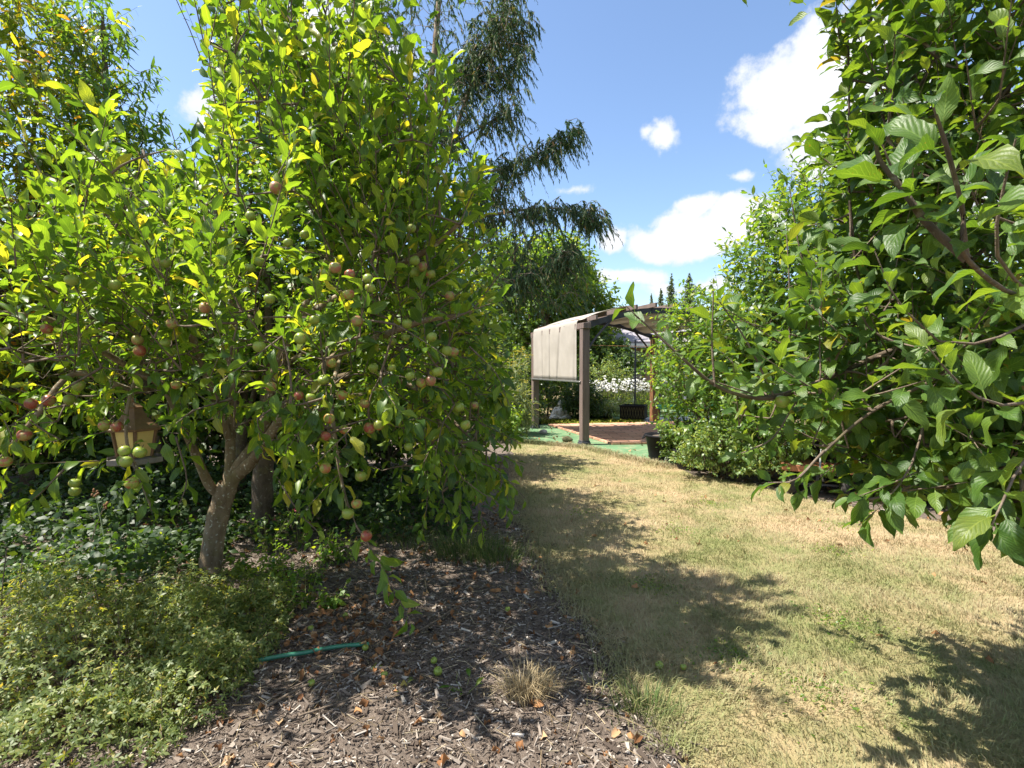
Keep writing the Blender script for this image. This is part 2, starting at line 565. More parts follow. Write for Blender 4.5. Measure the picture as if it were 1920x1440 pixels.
M['moss'] = rnd_mat('moss', [(0, (.1, .13, .01)), (.6, (.2, .22, .02)), (1, (.35, .33, .05))], .9, .1)


def canvas_mat():
    m, n = new_mat('taupe_canvas')
    co = n.new('ShaderNodeTexCoord').outputs['Object']
    a = n.noise(co, 2.5, 4); b = n.noise(co, 160, 2)
    col = n.mix(n.maprange(a, .3, .7), (.47, .43, .375), (.58, .535, .475))
    col = n.mix(n.math('MULTIPLY', b, .25), col, (.3, .26, .22))
    pb = principled(n, col, .9, .15, n.bump(b, .2, .003))
    tr = n.new('ShaderNodeBsdfTranslucent'); n.put(tr.inputs[0], col)
    x = n.new('ShaderNodeMixShader'); x.inputs[0].default_value = .3
    n.l.new(pb, x.inputs[1]); n.l.new(tr.outputs[0], x.inputs[2])
    finish(n, x.outputs[0])
    return m


M['canvas'] = canvas_mat()


def patch_factor(n):
    """0 dry .. 1 green, the same pattern for lawn soil and blades (world position)"""
    g = n.new('ShaderNodeNewGeometry').outputs['Position']
    a = n.noise(g, 0.75, 5, 0.6, 0.6)
    b = n.noise(g, 4.5, 4, 0.6)
    sp = n.new('ShaderNodeSeparateXYZ'); n.put(sp.inputs[0], g)
    f = n.math('ADD', n.math('ADD', n.math('MULTIPLY', a, 0.62), n.math('MULTIPLY', b, 0.38)), n.maprange(sp.outputs[1], 2.0, 3.8, .07, 0))
    return n.maprange(f, 0.39, 0.63, 0.0, 0.95), g


def lawn_mat(blades):
    m, n = new_mat('lawn_blades' if blades else 'lawn_thatch')
    f, g = patch_factor(n)
    if blades:
        r = leaf_rnd(n)
        f2 = n.math('ADD', f, n.math('MULTIPLY', n.math('SUBTRACT', r, .5), .8), clamp=True)
        dry = n.ramp(r, [(0, (.30, .235, .135)), (.5, (.44, .355, .22)), (1, (.57, .48, .33))])
        gre = n.ramp(r, [(0, (.115, .17, .045)), (.6, (.195, .24, .08)), (1, (.34, .335, .15))])
        col = n.mix(f2, dry, gre)
        sh = principled(n, col, .65, .25)
        tr = n.new('ShaderNodeBsdfTranslucent'); n.put(tr.inputs[0], col)
        x = n.new('ShaderNodeMixShader'); x.inputs[0].default_value = .3
        n.l.new(sh, x.inputs[1]); n.l.new(tr.outputs[0], x.inputs[2])
        finish(n, x.outputs[0])
    else:
        b = n.noise(g, 90, 4, .7)
        dry = n.mix(b, (.32, .22, .12), (.55, .42, .26)); gre = n.mix(b, (.13, .155, .05), (.28, .28, .12))
        finish(n, principled(n, n.mix(f, dry, gre), .95, .1, n.bump(b, .8, .02)))
    return m


def soil_mat(name, c1, c2, scale=6):
    m, n = new_mat(name)
    g = n.new('ShaderNodeNewGeometry').outputs['Position']
    a = n.noise(g, scale, 6, .65); b = n.noise(g, scale * 12, 4, .7); c = n.noise(g, scale * 45, 2)
    col = n.mix(n.maprange(n.math('ADD', n.math('MULTIPLY', a, .5), n.math('MULTIPLY', b, .5)), .35, .65), c1, c2)
    col = n.mix(n.math('MULTIPLY', n.maprange(c, .62, .75), .7), col, (.34, .28, .2))
    finish(n, principled(n, col, .95, .1, n.bump(n.math('ADD', b, n.math('MULTIPLY', c, .4)), .9, .025)))
    return m


M['lawn'] = lawn_mat(False); M['blades'] = lawn_mat(True)
M['soil'] = soil_mat('mulch_soil', (.115, .092, .076), (.25, .2, .162))
M['far_ground'] = soil_mat('dry_ground', (.14, .11, .06), (.22, .18, .1), 1.5)


def turf_mat():
    m, n = new_mat('green_turf_carpet')
    g = n.new('ShaderNodeNewGeometry').outputs['Position']
    a = n.noise(g, 3, 5, .6); b = n.noise(g, 70, 3, .6)
    col = n.mix(n.maprange(a, .3, .7), (.085, .17, .085), (.14, .245, .125))
    col = n.mix(n.math('MULTIPLY', n.maprange(n.noise(g, 5, 5, .65), .5, .68), .6), col, (.34, .3, .19))
    finish(n, principled(n, col, .9, .2, n.bump(b, .5, .01)))
    return m


def deck_mat():
    m, n = new_mat('weathered_patio_boards')
    co = n.new('ShaderNodeTexCoord').outputs['Object']
    mp = n.new('ShaderNodeMapping'); n.put(mp.inputs[0], co); mp.inputs['Scale'].default_value = (1.2, 14, 1)
    a = n.noise(mp.outputs[0], 1.6, 6, .65, .6); b = n.noise(co, 3, 4)
    col = n.ramp(a, [(.3, (.38, .19, .13)), (.48, (.55, .33, .23)), (.6, (.66, .49, .37)), (.75, (.58, .37, .29))])
    bk = n.new('ShaderNodeTexBrick'); n.put(bk.inputs['Vector'], co)
    bk.inputs['Scale'].default_value = 1.0; bk.inputs['Brick Width'].default_value = .42; bk.inputs['Row Height'].default_value = .2; bk.inputs['Mortar Size'].default_value = .012
    bk.inputs['Color1'].default_value = (.75, .66, .6, 1); bk.inputs['Color2'].default_value = (1.15, 1.0, .92, 1); bk.inputs['Mortar'].default_value = (.4, .36, .33, 1)
    col = n.mix(n.math('MULTIPLY', n.maprange(b, .5, .7), .4), col, (.42, .3, .22))
    col = n.mix(1.0, col, bk.outputs[0], 'MULTIPLY')
    finish(n, principled(n, col, .8, .25, n.bump(a, .4, .006)))
    return m


M['turf'] = turf_mat(); M['deck'] = deck_mat()


def apple_mat(name, base, blush, amount):
    m, n = new_mat(name)
    co = n.new('ShaderNodeTexCoord').outputs['Object']
    rnd = n.new('ShaderNodeObjectInfo').outputs['Random']
    off = n.vmath('ADD', co, n.vmath('SCALE', (1.0, .7, .4)))
    sc = off.node.inputs[1].links[0].from_node
    n.put(sc.inputs['Scale'], n.math('MULTIPLY', rnd, 20))
    a = n.noise(off, 1.1, 2)
    mp = n.new('ShaderNodeMapping'); n.put(mp.inputs[0], off); mp.inputs['Scale'].default_value = (1, 1, .15)
    s = n.noise(mp.outputs[0], 7.5, 3)
    f = n.math('ADD', n.maprange(a, .64 - amount, .80 - amount, 0, .8, True), n.math('MULTIPLY', n.maprange(s, .5, .66), n.math('MULTIPLY', n.maprange(a, .5 - amount, .7 - amount), .45)))
    col = n.mix(n.math('MINIMUM', f, 1), base, blush)
    lent = n.noise(off, 34, 1)
    col = n.mix(n.math('MULTIPLY', n.maprange(lent, .68, .74), .4), col, (.5, .45, .25))
    sp = n.noise(off, 3.6, 1)
    col = n.mix(n.math('MULTIPLY', n.maprange(sp, .735, .755), .85), col, (.05, .03, .015))
    b = n.new('ShaderNodeBsdfPrincipled')
    n.put(b.inputs['Base Color'], col); b.inputs['Roughness'].default_value = .38
    b.inputs['Specular IOR Level'].default_value = .45
    finish(n, b.outputs[0])
    return m


M['apple_green'] = apple_mat('green_apple', (.21, .28, .04), (.3, .22, .06), .08)
M['apple_blush'] = apple_mat('blushed_apple', (.25, .29, .05), (.34, .085, .05), .17)
M['apple_red'] = apple_mat('red_striped_apple', (.27, .22, .06), (.27, .04, .035), .28)
M['apple_pink'] = apple_mat('dull_pink_apple', (.25, .26, .06), (.31, .11, .075), .22)


# ------------------------------------------------------------------ leaves
def leaf_tpl(prof, fold=.35, curl=.5, wave=.0, nc=1, petiole=.22, phase=0., twist=0., jag=0.):
    """prof: list of (t, halfwidth); unit length along +y, upper side +z; nc columns each side"""
    ts = [p[0] for p in prof]
    V, UV = [], []
    y = z = 0.0
    pt = 0.0
    for k, (t, w) in enumerate(prof):
        dt = t - pt; pt = t
        th = .25 - curl * t * 1.6
        y += math.cos(th) * dt; z += math.sin(th) * dt
        for c in (range(-nc, nc + 1) if nc else (-1, 1)):
            f = c / nc if nc else c
            ww = w * (1 + (jag * (1 if k % 2 else -1) if nc and abs(c) == nc else 0))
            x = f * ww
            h = abs(f) ** 1.3 * ww * fold + wave * math.sin(t * 11 + phase + (1.7 if c > 0 else 0)) * abs(f) * .12
            ca, sa = math.cos(twist * t), math.sin(twist * t)
            V.append((x * ca - h * sa, y - h * math.sin(th), z + h * math.cos(th) * ca + x * sa))
            UV.append((.5 + .5 * f, t))
    n = 2 * nc + 1 if nc else 2
    F = []
    for k in range(len(prof) - 1):
        for c in range(n - 1):
            a = k * n + c
            F.append((a, a + 1, a + n + 1, a + n))
    if petiole:
        o = len(V)
        for (yy, zz) in ((-petiole, -.02), (0.02, .002)):
            for s in (-.016, .016):
                V.append((s, yy, zz)); UV.append((.5, 0))
        F.append((o, o + 1, o + 3, o + 2))
    V = np.array(V, float); V[:, 1] += petiole
    return V, np.array(F), np.array(UV)


APPLE_PROF = [(0, .03), (.1, .125), (.26, .2), (.42, .225), (.62, .195), (.82, .105), (.94, .035), (1, .006)]
APPLE_LOW = [(0, .03), (.2, .175), (.43, .22), (.74, .15), (1, .008)]
def var(prof, k, **kw):
    out = []
    r = random.Random(k * 17 + 1)
    for i in range(k):
        a = dict(kw)
        a['fold'] = kw.get('fold', .35) * r.uniform(.5, 1.5); a['curl'] = kw.get('curl', .5) * r.uniform(.3, 1.6)
        a['phase'] = r.uniform(0, 6); a['twist'] = r.uniform(-.5, .5) * kw.get('twist', 1)
        out.append(leaf_tpl(prof, **a))
    return out


def dense(prof, n):
    t = np.linspace(0, 1, n)
    return list(zip(t, np.interp(t, [p[0] for p in prof], [p[1] for p in prof])))


TP = {
    'apple_hi': var([(t, w * 1.12) for t, w in dense(APPLE_PROF, 8)], 9, fold=.4, curl=.6, wave=.3, nc=1, jag=.03),
    'apple_near': var(dense(APPLE_PROF, 12), 9, fold=.38, curl=.65, wave=.4, nc=1, jag=.04, petiole=.3),
    'apple': var(APPLE_LOW, 9, fold=.42, curl=.6, wave=.4),
    'pear': var([(0, .03), (.3, .24), (.65, .2), (1, .01)], 6, fold=0, curl=.6, nc=0, petiole=0),
    'long': var([(0, .02), (.25, .11), (.6, .10), (1, .008)], 6, fold=0, curl=.9, petiole=0, nc=0),
    'shrub': var([(0, .02), (.25, .17), (.6, .18), (1, .01)], 7, fold=0, curl=.6, petiole=0, nc=0),
    'shrub_hi': var([(0, .02), (.12, .1), (.3, .18), (.55, .19), (.8, .1), (1, .01)], 6, fold=.35, curl=.5, petiole=.12, wave=.5),
    'tiny': var([(0, .04), (.55, .21), (1, .03)], 4, fold=0, curl=.5, petiole=0, nc=0),
    'oval': var([(0, .05), (.45, .3), (1, .05)], 4, fold=0, curl=.6, petiole=0, nc=0),
    'strap': var([(0, .03), (.4, .04), (.75, .03), (1, .004)], 4, fold=0, curl=1.4, petiole=0, nc=0),
    'euc': var([(0, .01), (.35, .105), (1, .005)], 4, fold=0, curl=.35, petiole=0, nc=0),
    'litter': var([(0, .06), (.3, .3), (.65, .28), (1, .04)], 6, fold=.9, curl=1.4, wave=1.5, petiole=.1),
}


class Leaves:
    def __init__(self):
        self.p, self.a, self.n, self.s = [], [], [], []

    def add(self, p, a, n, s):
        self.p.append(p); self.a.append(a); self.n.append(n); self.s.append(s)

    def arrays(self):
        p = np.concatenate(self.p); a = nrm(np.concatenate(self.a)); n = np.concatenate(self.n); s = np.concatenate(self.s)
        n = n - a * (n * a).sum(1, keepdims=True)
        n = nrm(n)
        x = np.cross(a, n)
        return p, np.stack([x, a, n], -1), s   # rotation matrices, columns x,y,z


def leaf_mesh(name, p, R, s, tpls, rnd):
    Vs, Fs, Us, Rs = [], [], [], []
    off = 0
    which = rng.integers(0, len(tpls), len(p))
    for k, (tv, tf, tu) in enumerate(tpls):
        idx = np.nonzero(which == k)[0]
        if not len(idx):
            continue
        V = np.einsum('nij,vj->nvi', R[idx], tv) * s[idx][:, None, None] + p[idx][:, None, :]
        nv = len(tv)
        Fs.append((tf[None] + (np.arange(len(idx)) * nv)[:, None, None] + off).reshape(-1, 4))
        off += nv * len(idx)
        Vs.append(V.reshape(-1, 3)); Us.append(np.tile(tu, (len(idx), 1))); Rs.append(np.repeat(rnd[idx], nv))
    return np_mesh(name, np.concatenate(Vs), np.concatenate(Fs), np.concatenate(Rs), np.concatenate(Us))


UP = np.array([0, 0, 1.0])


def shoot_leaves(L, pts, n, size, ang=55, droop=.25, t0=.12, jitter=.35, sunny=.4, tip_small=.35, phase=None):
    pts = np.asarray(pts)
    K = len(pts)
    t = np.linspace(t0, 1.0, n) + rng.uniform(-.02, .02, n)
    t = np.clip(t, 0, 1) * (K - 1)
    i = np.minimum(t.astype(int), K - 2); f = (t - i)[:, None]
    p = pts[i] * (1 - f) + pts[i + 1] * f
    tg = nrm(pts[i + 1] - pts[i])
    ph = (rng.uniform(0, 6.3) if phase is None else phase) + np.arange(n) * 2.4
    ref = np.where(np.abs(tg[:, 2:3]) < .9, UP[None], np.array([[1.0, 0, 0]]))
    A = nrm(np.cross(tg, ref)); B = np.cross(tg, A)
    side = A * np.cos(ph)[:, None] + B * np.sin(ph)[:, None]
    an = np.radians(ang + rng.uniform(-18, 18, n) - 22 * np.linspace(0, 1, n) ** 3)[:, None]
    a = tg * np.cos(an) + side * np.sin(an)
    a = a + rng.normal(0, .14, (n, 3)); a[:, 2] -= droop * rng.uniform(.3, 1.5, n)
    nn = UP * .9 + tg * .35 + TO_SUN * sunny + rng.normal(0, jitter, (n, 3))
    s = size * rng.uniform(.55, 1.22, n) * (1 - tip_small * np.linspace(0, 1, n) ** 4)
    L.add(p, a, nn, s)


def make_shoots(base, d, length, K=5, bend=0.0, wob=.05):
    """(M,3),(M,3),(M,) -> (M,K,3) curved polylines; bend>0 curves up, <0 droops"""
    M_ = len(base)
    t = np.linspace(0, 1, K)
    w = rng.normal(0, wob, (M_, 3))
    pts = base[:, None] + d[:, None] * (length[:, None] * t)[..., None] + (w[:, None] * (t ** 2)[None, :, None]) * length[:, None, None]
    pts[:, :, 2] += (np.asarray(bend) * length)[..., None] * (t ** 2)[None]
    return pts


def in_ellipsoids(n, ells, shell=.55):
    """sample points, denser near the surface"""
    w = np.array([e[2] for e in ells], float); w /= w.sum()
    k = rng.choice(len(ells), n, p=w)
    c = np.array([e[0] for e in ells])[k]; r = np.array([e[1] for e in ells])[k]
    u = nrm(rng.normal(0, 1, (n, 3)))
    rad = 1 - rng.uniform(0, 1, n) ** 1.6 * shell
    return c + u * r * rad[:, None], u, k


def carve_mask(p, wins):
    if not wins:
        return np.ones(len(p), bool)
    px, py, d = project(p)
    keep = np.ones(len(p), bool)
    for (x0, x1, y0, y1, dmax, kp) in wins:
        ins = (px > x0) & (px < x1) & (py > y0) & (py < y1) & (d < dmax)
        keep &= ~ins | (rng.uniform(0, 1, len(p)) < kp)
    return keep


def connect(nodes, bases, maxlen=9.):
    """thin branches from the nearest existing wood to each shoot's base; returns (M,5,3)"""
    nodes = np.asarray(nodes)
    order = np.argsort(np.array([((nodes - b) ** 2).sum(1).min() for b in bases]))
    cap = np.empty((len(nodes) + len(bases) * 2, 3)); cap[:len(nodes)] = nodes; m = len(nodes)
    out = np.empty((len(bases), 5, 3))
    t = np.linspace(0, 1, 5)[:, None]
    for i in order:
        b = bases[i]
        q = cap[:m]
        j = ((q - b) ** 2).sum(1).argmin()
        a = q[j]
        mid = (a + b) / 2 + rng.normal(0, .08, 3) * np.linalg.norm(b - a)
        c = a * (1 - t) ** 2 + 2 * mid * t * (1 - t) + b * t * t
        out[i] = c
        cap[m] = b; cap[m + 1] = c[2]; m += 2
    return out


class Plant:
    """tree or shrub: limbs (own parts), twigs (stuff), leaves (largest ones as parts, the rest one crown)"""
    def __init__(self, name, base, label, cat, bark, leafm, tpl, group=None, twig=None):
        self.o = thing(name, base, label, cat, group)
        self.bark, self.leafm, self.tpl = M[bark], M[leafm], TP[tpl]
        self.twig = M[twig] if twig else self.bark
        self.L = Leaves(); self.nodes = []; self.tw = []; self.tr = []

    def limb(self, pts, r0, r1, name='limb', sides=8, node=True, lump=.06, build=True):
        V, F, p = one_tube(pts, r0, r1, sides, 5, lump)
        if build:
            o = link(name, np_mesh(name, V, F), self.bark, self.o)
        else:
            self.extra = getattr(self, 'extra', []) + [(V, F)]
        if node:
            self.nodes += list(p[len(p) // 5:])
        return p

    def twigs(self, pts, r0, r1):
        pts = np.asarray(pts)
        self.tw.append(pts); self.tr.append(np.linspace(r0, r1, pts.shape[1])[None].repeat(len(pts), 0))

    def crown(self, n, ells, length, nleaf, size, outw=.6, up=.6, rand=.35, bend=0., shell=.55, wins=None, ang=55, droop=.25,
              conn=(.007, .003), tw=(.0035, .0012), keep=None, connected=True, sunny=.4, t0=.12, zmin=.08, jitter=.6):
        p, u, k = in_ellipsoids(n, ells, shell)
        d = u * outw + UP * up + rng.normal(0, rand, (n, 3))
        d = nrm(d)
        ln = rng.uniform(length[0], length[1], n)
        tip = p + d * ln[:, None]
        m = (tip[:, 2] > zmin) & (p[:, 2] > zmin) & carve_mask(p, wins) & carve_mask(tip, wins)
        if keep is not None:
            m &= keep(p, tip)
        p, d, ln = p[m], d[m], ln[m]
        b = bend if not callable(bend) else bend(p)
        pts = make_shoots(p, d, ln, 5, b)
        pts[:, :, 2] = np.maximum(pts[:, :, 2], .03)
        for q in pts:
            shoot_leaves(self.L, q, int(nleaf * rng.uniform(.8, 1.2)), size, ang, droop, t0=t0, sunny=sunny, jitter=jitter)
        self.twigs(pts, *tw)
        if connected and self.nodes:
            c = connect(self.nodes, p)
            self.twigs(c, *conn)

    def shoot(self, pts, n, size, r0=.005, r1=.0015, ang=55, droop=.25, t0=.1, sunny=.4, jitter=.35):
        q = smooth_path(pts, 4)
        idx = np.linspace(0, len(q) - 1, 7).round().astype(int)
        self.twigs(q[idx][None], r0, r1)
        shoot_leaves(self.L, q, n, size, ang, droop, t0=t0, sunny=sunny, jitter=jitter)
        self.nodes += list(q[::3])

    def finish(self, sep=0, sep_tpl=None, sep_mat=None, sides=4, wins=None, drop=None, hi=None):
        p, R, s = self.L.arrays()
        rnd = rng.uniform(0, 1, len(p))
        keep = p[:, 2] > .02
        if wins:
            c = p + R[:, :, 1] * s[:, None] * .6
            keep &= carve_mask(c, wins)
        if drop is not None:
            keep &= drop(p + R[:, :, 1] * s[:, None] * .6, s)
        p, R, s, rnd = p[keep], R[keep], s[keep], rnd[keep]
        self.count = len(p)
        if sep:
            c = p + R[:, :, 1] * s[:, None] * .6
            px, py, d = project(c)
            score = s / d * ((px > 0) & (px < 1920) & (py > 0) & (py < 1440) & (d > .2))
            near = np.argsort(-score)
            sel = near[:sep]; rest = near[sep:]
            tpls = TP[sep_tpl]
            meshes = []
            for k, (tv, tf, tu) in enumerate(tpls):
                me = np_mesh('leaf', tv, tf, np.zeros(len(tv)), tu)
                me.materials.append(sep_mat or self.leafm)
                meshes.append(me)
            pl = np.array(self.o.location)
            for q, i in enumerate(sel):
                o = bpy.data.objects.new('leaf', meshes[q % len(meshes)])
                COL.objects.link(o)
                o.parent = self.o
                m4 = np.eye(4); m4[:3, :3] = R[i] * s[i]; m4[:3, 3] = p[i] - pl
                o.matrix_local = Matrix(m4.tolist())
            if hi:
                s2 = rest[:hi]; rest = rest[hi:]
                link('outer_leaves', leaf_mesh('outer_leaves', p[s2], R[s2], s[s2], tpls, rnd[s2]), sep_mat or self.leafm, self.o, 'stuff')
            p, R, s, rnd = p[rest], R[rest], s[rest], rnd[rest]
        link('crown', leaf_mesh('crown', p, R, s, self.tpl, rnd), self.leafm, self.o, 'stuff')
        if self.tw:
            VV, FF, off = [], [], 0
            for a, r in zip(self.tw, self.tr):
                if wins:       # no bare shoots where no leaves grow
                    bare = [(w[0], w[1], w[2], w[3], w[4], 0) for w in wins if w[5] < .5 and w[1] - w[0] > 60]
                    m = carve_mask(a[:, 2], bare) & carve_mask(a[:, 4 if a.shape[1] > 4 else -1], bare)
                    a, r = a[m], r[m]
                    if not len(a):
                        continue
                if sides == 3:
                    a, r = a[:, ::2], r[:, ::2]
                V, F = tubes(a, r, sides)
                VV.append(V); FF.append(F + off); off += len(V)
            for V, F in getattr(self, 'extra', []):
                VV.append(V); FF.append(F + off); off += len(V)
            link('twigs', np_mesh('twigs', np.concatenate(VV), np.concatenate(FF)), self.twig, self.o, 'stuff')
        return self


# ------------------------------------------------------------------ ground, lawn, beds
def poly_sheet(name, poly, z, mat, kind='structure', sub=0, rough=0.0):
    bm = bmesh.new()
    vs = [bm.verts.new((x, y, z)) for x, y in poly]
    bm.faces.new(vs)
    bmesh.ops.triangulate(bm, faces=bm.faces)
    if sub:
        for _ in range(sub):
            bmesh.ops.subdivide_edges(bm, edges=bm.edges, cuts=1, use_grid_fill=True)
    bm.normal_update()
    if bm.faces and sum(f.normal.z for f in bm.faces) < 0:
        bmesh.ops.reverse_faces(bm, faces=bm.faces)
    me = bpy.data.meshes.new(name); bm.to_mesh(me); bm.free()
    return link(name, me, mat, None, kind)


def in_poly(p, poly):
    x, y = p[:, 0], p[:, 1]
    r = np.zeros(len(p), bool)
    n = len(poly)
    for i in range(n):
        x1, y1 = poly[i]; x2, y2 = poly[(i + 1) % n]
        c = ((y1 > y) != (y2 > y)) & (x < (x2 - x1) * (y - y1) / (y2 - y1 + 1e-12) + x1)
        r ^= c
    return r


g = poly_sheet('ground', [(-300, -60), (300, -60), (300, 500), (-300, 500)], 0, M['far_ground'])
left_edge = [(1260, 1440), (1215, 1358), (1175, 1300), (1130, 1225), (1090, 1165), (1045, 1100), (1012, 1050), (992, 1000), (975, 950), (965, 900), (962, 862), (960, 842)]
right_edge = [(1262, 872), (1300, 893), (1400, 909), (1520, 938), (1640, 960), (1760, 980), (1920, 1008)]
LE0 = np.array([G(*q)[:2] for q in left_edge])
ye = np.arange(LE0[0, 1], LE0[-1, 1], .07)
LE = [(float(np.interp(y, LE0[:, 1], LE0[:, 0]) + .03 * math.sin(y * 7) + .02 * math.sin(y * 17 + 1) + rng.normal(0, .012)), float(y)) for y in ye] + [tuple(LE0[-1])]
RE = [tuple(G(*q)[:2]) for q in right_edge]
far = [tuple(G(*q)[:2]) for q in [(975, 832), (1088, 841), (1130, 851), (1190, 864)]]
LAWN = [(LE[0][0] + .4, .2), (LE[0][0] + .15, 1.2)] + LE + far + RE + [(7.5, 4.3), (8, .2)]
poly_sheet('lawn', LAWN, .012, M['lawn'])
EX_, EY_ = np.array([q[0] for q in LE]), np.array([q[1] for q in LE])
MULCH = [(LE[0][0] + .42, .2), (LE[0][0] + .17, 1.2)] + [(x + .03, y) for x, y in LE] + [(-.4, 13), (-7, 13), (-7, .2)]
poly_sheet('mulch_bed', MULCH, .003, M['soil'])
def hz(x, y):
    return .012 * np.sin(x * 5.1 + 1) * np.cos(y * 4.3) + .008 * np.sin(x * 13 + y * 5) * np.cos(y * 11 - x * 3) + .005 * np.sin(x * 31 + 2) * np.sin(y * 27 + x * 9)
gx, gy = np.meshgrid(np.linspace(-3.2, .75, 140), np.linspace(1.8, 5.2, 120))
edge_d = np.interp(gy, EY_, EX_) - gx
mz = .006 + np.clip(edge_d / .12, 0, 1) * (.016 + hz(gx, gy)) - (edge_d < 0) * .02
Vg = np.stack([gx, gy, mz], -1).reshape(-1, 3)
ii = (np.arange(119)[:, None] * 140 + np.arange(139)[None]).reshape(-1)
link('mulch_mound', np_mesh('mulch_mound', Vg, np.stack([ii, ii + 1, ii + 141, ii + 140], 1)), M['soil'], None, 'structure')
def on_mulch(p):
    e = np.interp(p[:, 1], EY_, EX_) - p[:, 0]
    p = p.copy(); p[:, 2] += np.clip(e / .12, 0, 1) * (.014 + hz(p[:, 0], p[:, 1])) * ((p[:, 0] > -3.2) & (p[:, 1] < 5.2)); return p
BED = [(x - .02, y - .04) for x, y in RE] + [(9, 4.2), (9, 9), (3.2, 9.5), (2.5, 8.6)]
poly_sheet('planting_bed', BED, .008, M['soil'])


def blades(name, n, region, dens_fn, hmin, hmax, width, mat, kind='stuff', lean=.7, box=None, z=.01, parent=None):
    x0, x1, y0, y1 = box
    p = np.stack([rng.uniform(x0, x1, n), rng.uniform(y0, y1, n), np.full(n, z)], 1)
    m = in_poly(p, region)
    p = p[m]
    if dens_fn is not None:
        p = p[dens_fn(p) > rng.uniform(0, 1, len(p))]
    x, y = p[:, 0], p[:, 1]
    c = .5 + .5 * np.sin(x * 9.3 + 2 * np.sin(y * 3.1)) * np.sin(y * 8.1 + 2 * np.sin(x * 4.3))
    c2 = .5 + .5 * np.sin(x * 27 + 3 * np.sin(y * 11)) * np.sin(y * 23 + 2 * np.sin(x * 13))
    th = 3 * np.sin(x * 2.3 + y) + 2.5 * np.sin(y * 3.7 - x * 1.3) + rng.normal(0, 1.1, len(p))
    d = np.stack([np.cos(th), np.sin(th), np.zeros(len(p))], 1)
    return blade_mesh(name, p, rng.uniform(hmin, hmax, len(p)) * (.55 + .6 * c + .45 * c2 ** 3), width, lean, mat, kind, parent, d)


def blade_mesh(name, p, h, width, lean, mat, kind, parent=None, dirs_=None):
    n = len(p)
    th = rng.uniform(0, 2 * math.pi, n)
    dr = np.stack([np.cos(th), np.sin(th), np.zeros(n)], 1) if dirs_ is None else dirs_
    side = np.cross(dr, UP)
    side = nrm(side * .6 + rng.normal(0, .5, (n, 3)) * np.array([1, 1, .2]))
    w = (np.asarray(width) * rng.uniform(.6, 1.3, n))[:, None]
    l = (lean * rng.uniform(.3, 1.3, n))[:, None]
    h = np.asarray(h)[:, None]
    b0 = p - side * w / 2; b1 = p + side * w / 2
    mid = p + UP * h * .62 + dr * h * l * .35
    m0 = mid - side * w * .4; m1 = mid + side * w * .4
    tip = p + UP * h * (1 - .25 * l) + dr * h * l
    V = np.stack([b0, b1, m0, m1, tip], 1).reshape(-1, 3)
    o = (np.arange(n) * 5)[:, None]
    F = np.concatenate([o + np.array([[0, 1, 3]]), o + np.array([[0, 3, 2]]), o + np.array([[2, 3, 4]])], 0)
    rnd = np.repeat(rng.uniform(0, 1, n), 5)
    return link(name, np_mesh(name, V, F, rnd), mat, parent, kind)


def fov(p, margin=60):
    px, py, d = project(p)
    return ((px > -margin) & (px < 1920 + margin) & (py < 1440 + margin)).astype(float)


o = blades('lawn_grass', 520000, LAWN, lambda p: fov(p) * np.clip((3.3 / np.maximum(p[:, 1], 1)) ** 1.25, 0, 1), .018, .048, .0042, M['blades'], box=(0, 7.6, 1.8, 11), lean=1.1)
ck = np.array([(1.1, 2.7), (1.9, 3.1), (.95, 3.6), (2.6, 4.3), (1.5, 4.9), (.7, 5.4), (2.2, 5.8), (3.1, 5.0), (1.4, 2.4)])
n_ = 1500
p = ck[rng.integers(0, len(ck), n_)] + rng.normal(0, .13, (n_, 2)) * rng.uniform(.3, 1.4, (n_, 1))
p = np.concatenate([p, rng.uniform(.018, .035, (n_, 1))], 1); p = p[in_poly(p, LAWN)]; n_ = len(p)
L = Leaves(); th = rng.uniform(0, 6.28, n_)
L.add(p, np.stack([np.cos(th), np.sin(th), rng.normal(.15, .2, n_)], 1), UP + rng.normal(0, .35, (n_, 3)), rng.uniform(.012, .026, n_))
a_, R_, s_ = L.arrays()
link('clover', leaf_mesh('clover', a_, R_, s_, TP['oval'], rng.uniform(0, 1, n_)), M['weed_leaf'], None, 'stuff')
# longer uncut fringe along the mulch edge
EX, EY = np.array([q[0] for q in LE]), np.array([q[1] for q in LE])
def edge_pts(n, spread, off=0.0):
    t = rng.uniform(2, 9, n)
    x = np.interp(t, EY, EX); return np.stack([x + rng.normal(off, spread, n), t, np.full(n, .01)], 1)
p = edge_pts(8000, .085, .04)
blade_mesh('edge_grass', p, rng.uniform(.03, .085, len(p)), .004, 1.2, M['blades'], 'stuff')


# chips and straw on the mulch
def sticks(name, p, length, width, thick, mat, kind='stuff', tilt=.25):
    n = len(p)
    th = rng.uniform(0, math.pi * 2, n)
    a = nrm(np.stack([np.cos(th), np.sin(th), rng.normal(0, tilt, n)], 1))
    b = nrm(np.cross(UP + rng.normal(0, .3, (n, 3)), a)); c = np.cross(a, b)
    L_, W_, T_ = length[:, None] / 2, width[:, None] / 2, thick[:, None] / 2
    V = []
    for sa, tap in ((-1, .8), (1, .45)):
        for sb, scc in ((-1, -1), (1, -1), (1, 1), (-1, 1)):
            V.append(p + a * L_ * sa + b * W_ * sb * tap + c * T_ * scc)
    V = np.stack(V, 1).reshape(-1, 3)
    q = np.array([[1, 5, 6, 2], [2, 6, 7, 3], [3, 7, 4, 0], [4, 7, 6, 5]])   # top, sides and the end that shows; the rest lies in the soil
    F = ((np.arange(n) * 8)[:, None, None] + q[None]).reshape(-1, 4)
    return link(name, np_mesh(name, V, F, np.repeat(rng.uniform(0, 1, n), 8), smooth=False), mat, None, kind)


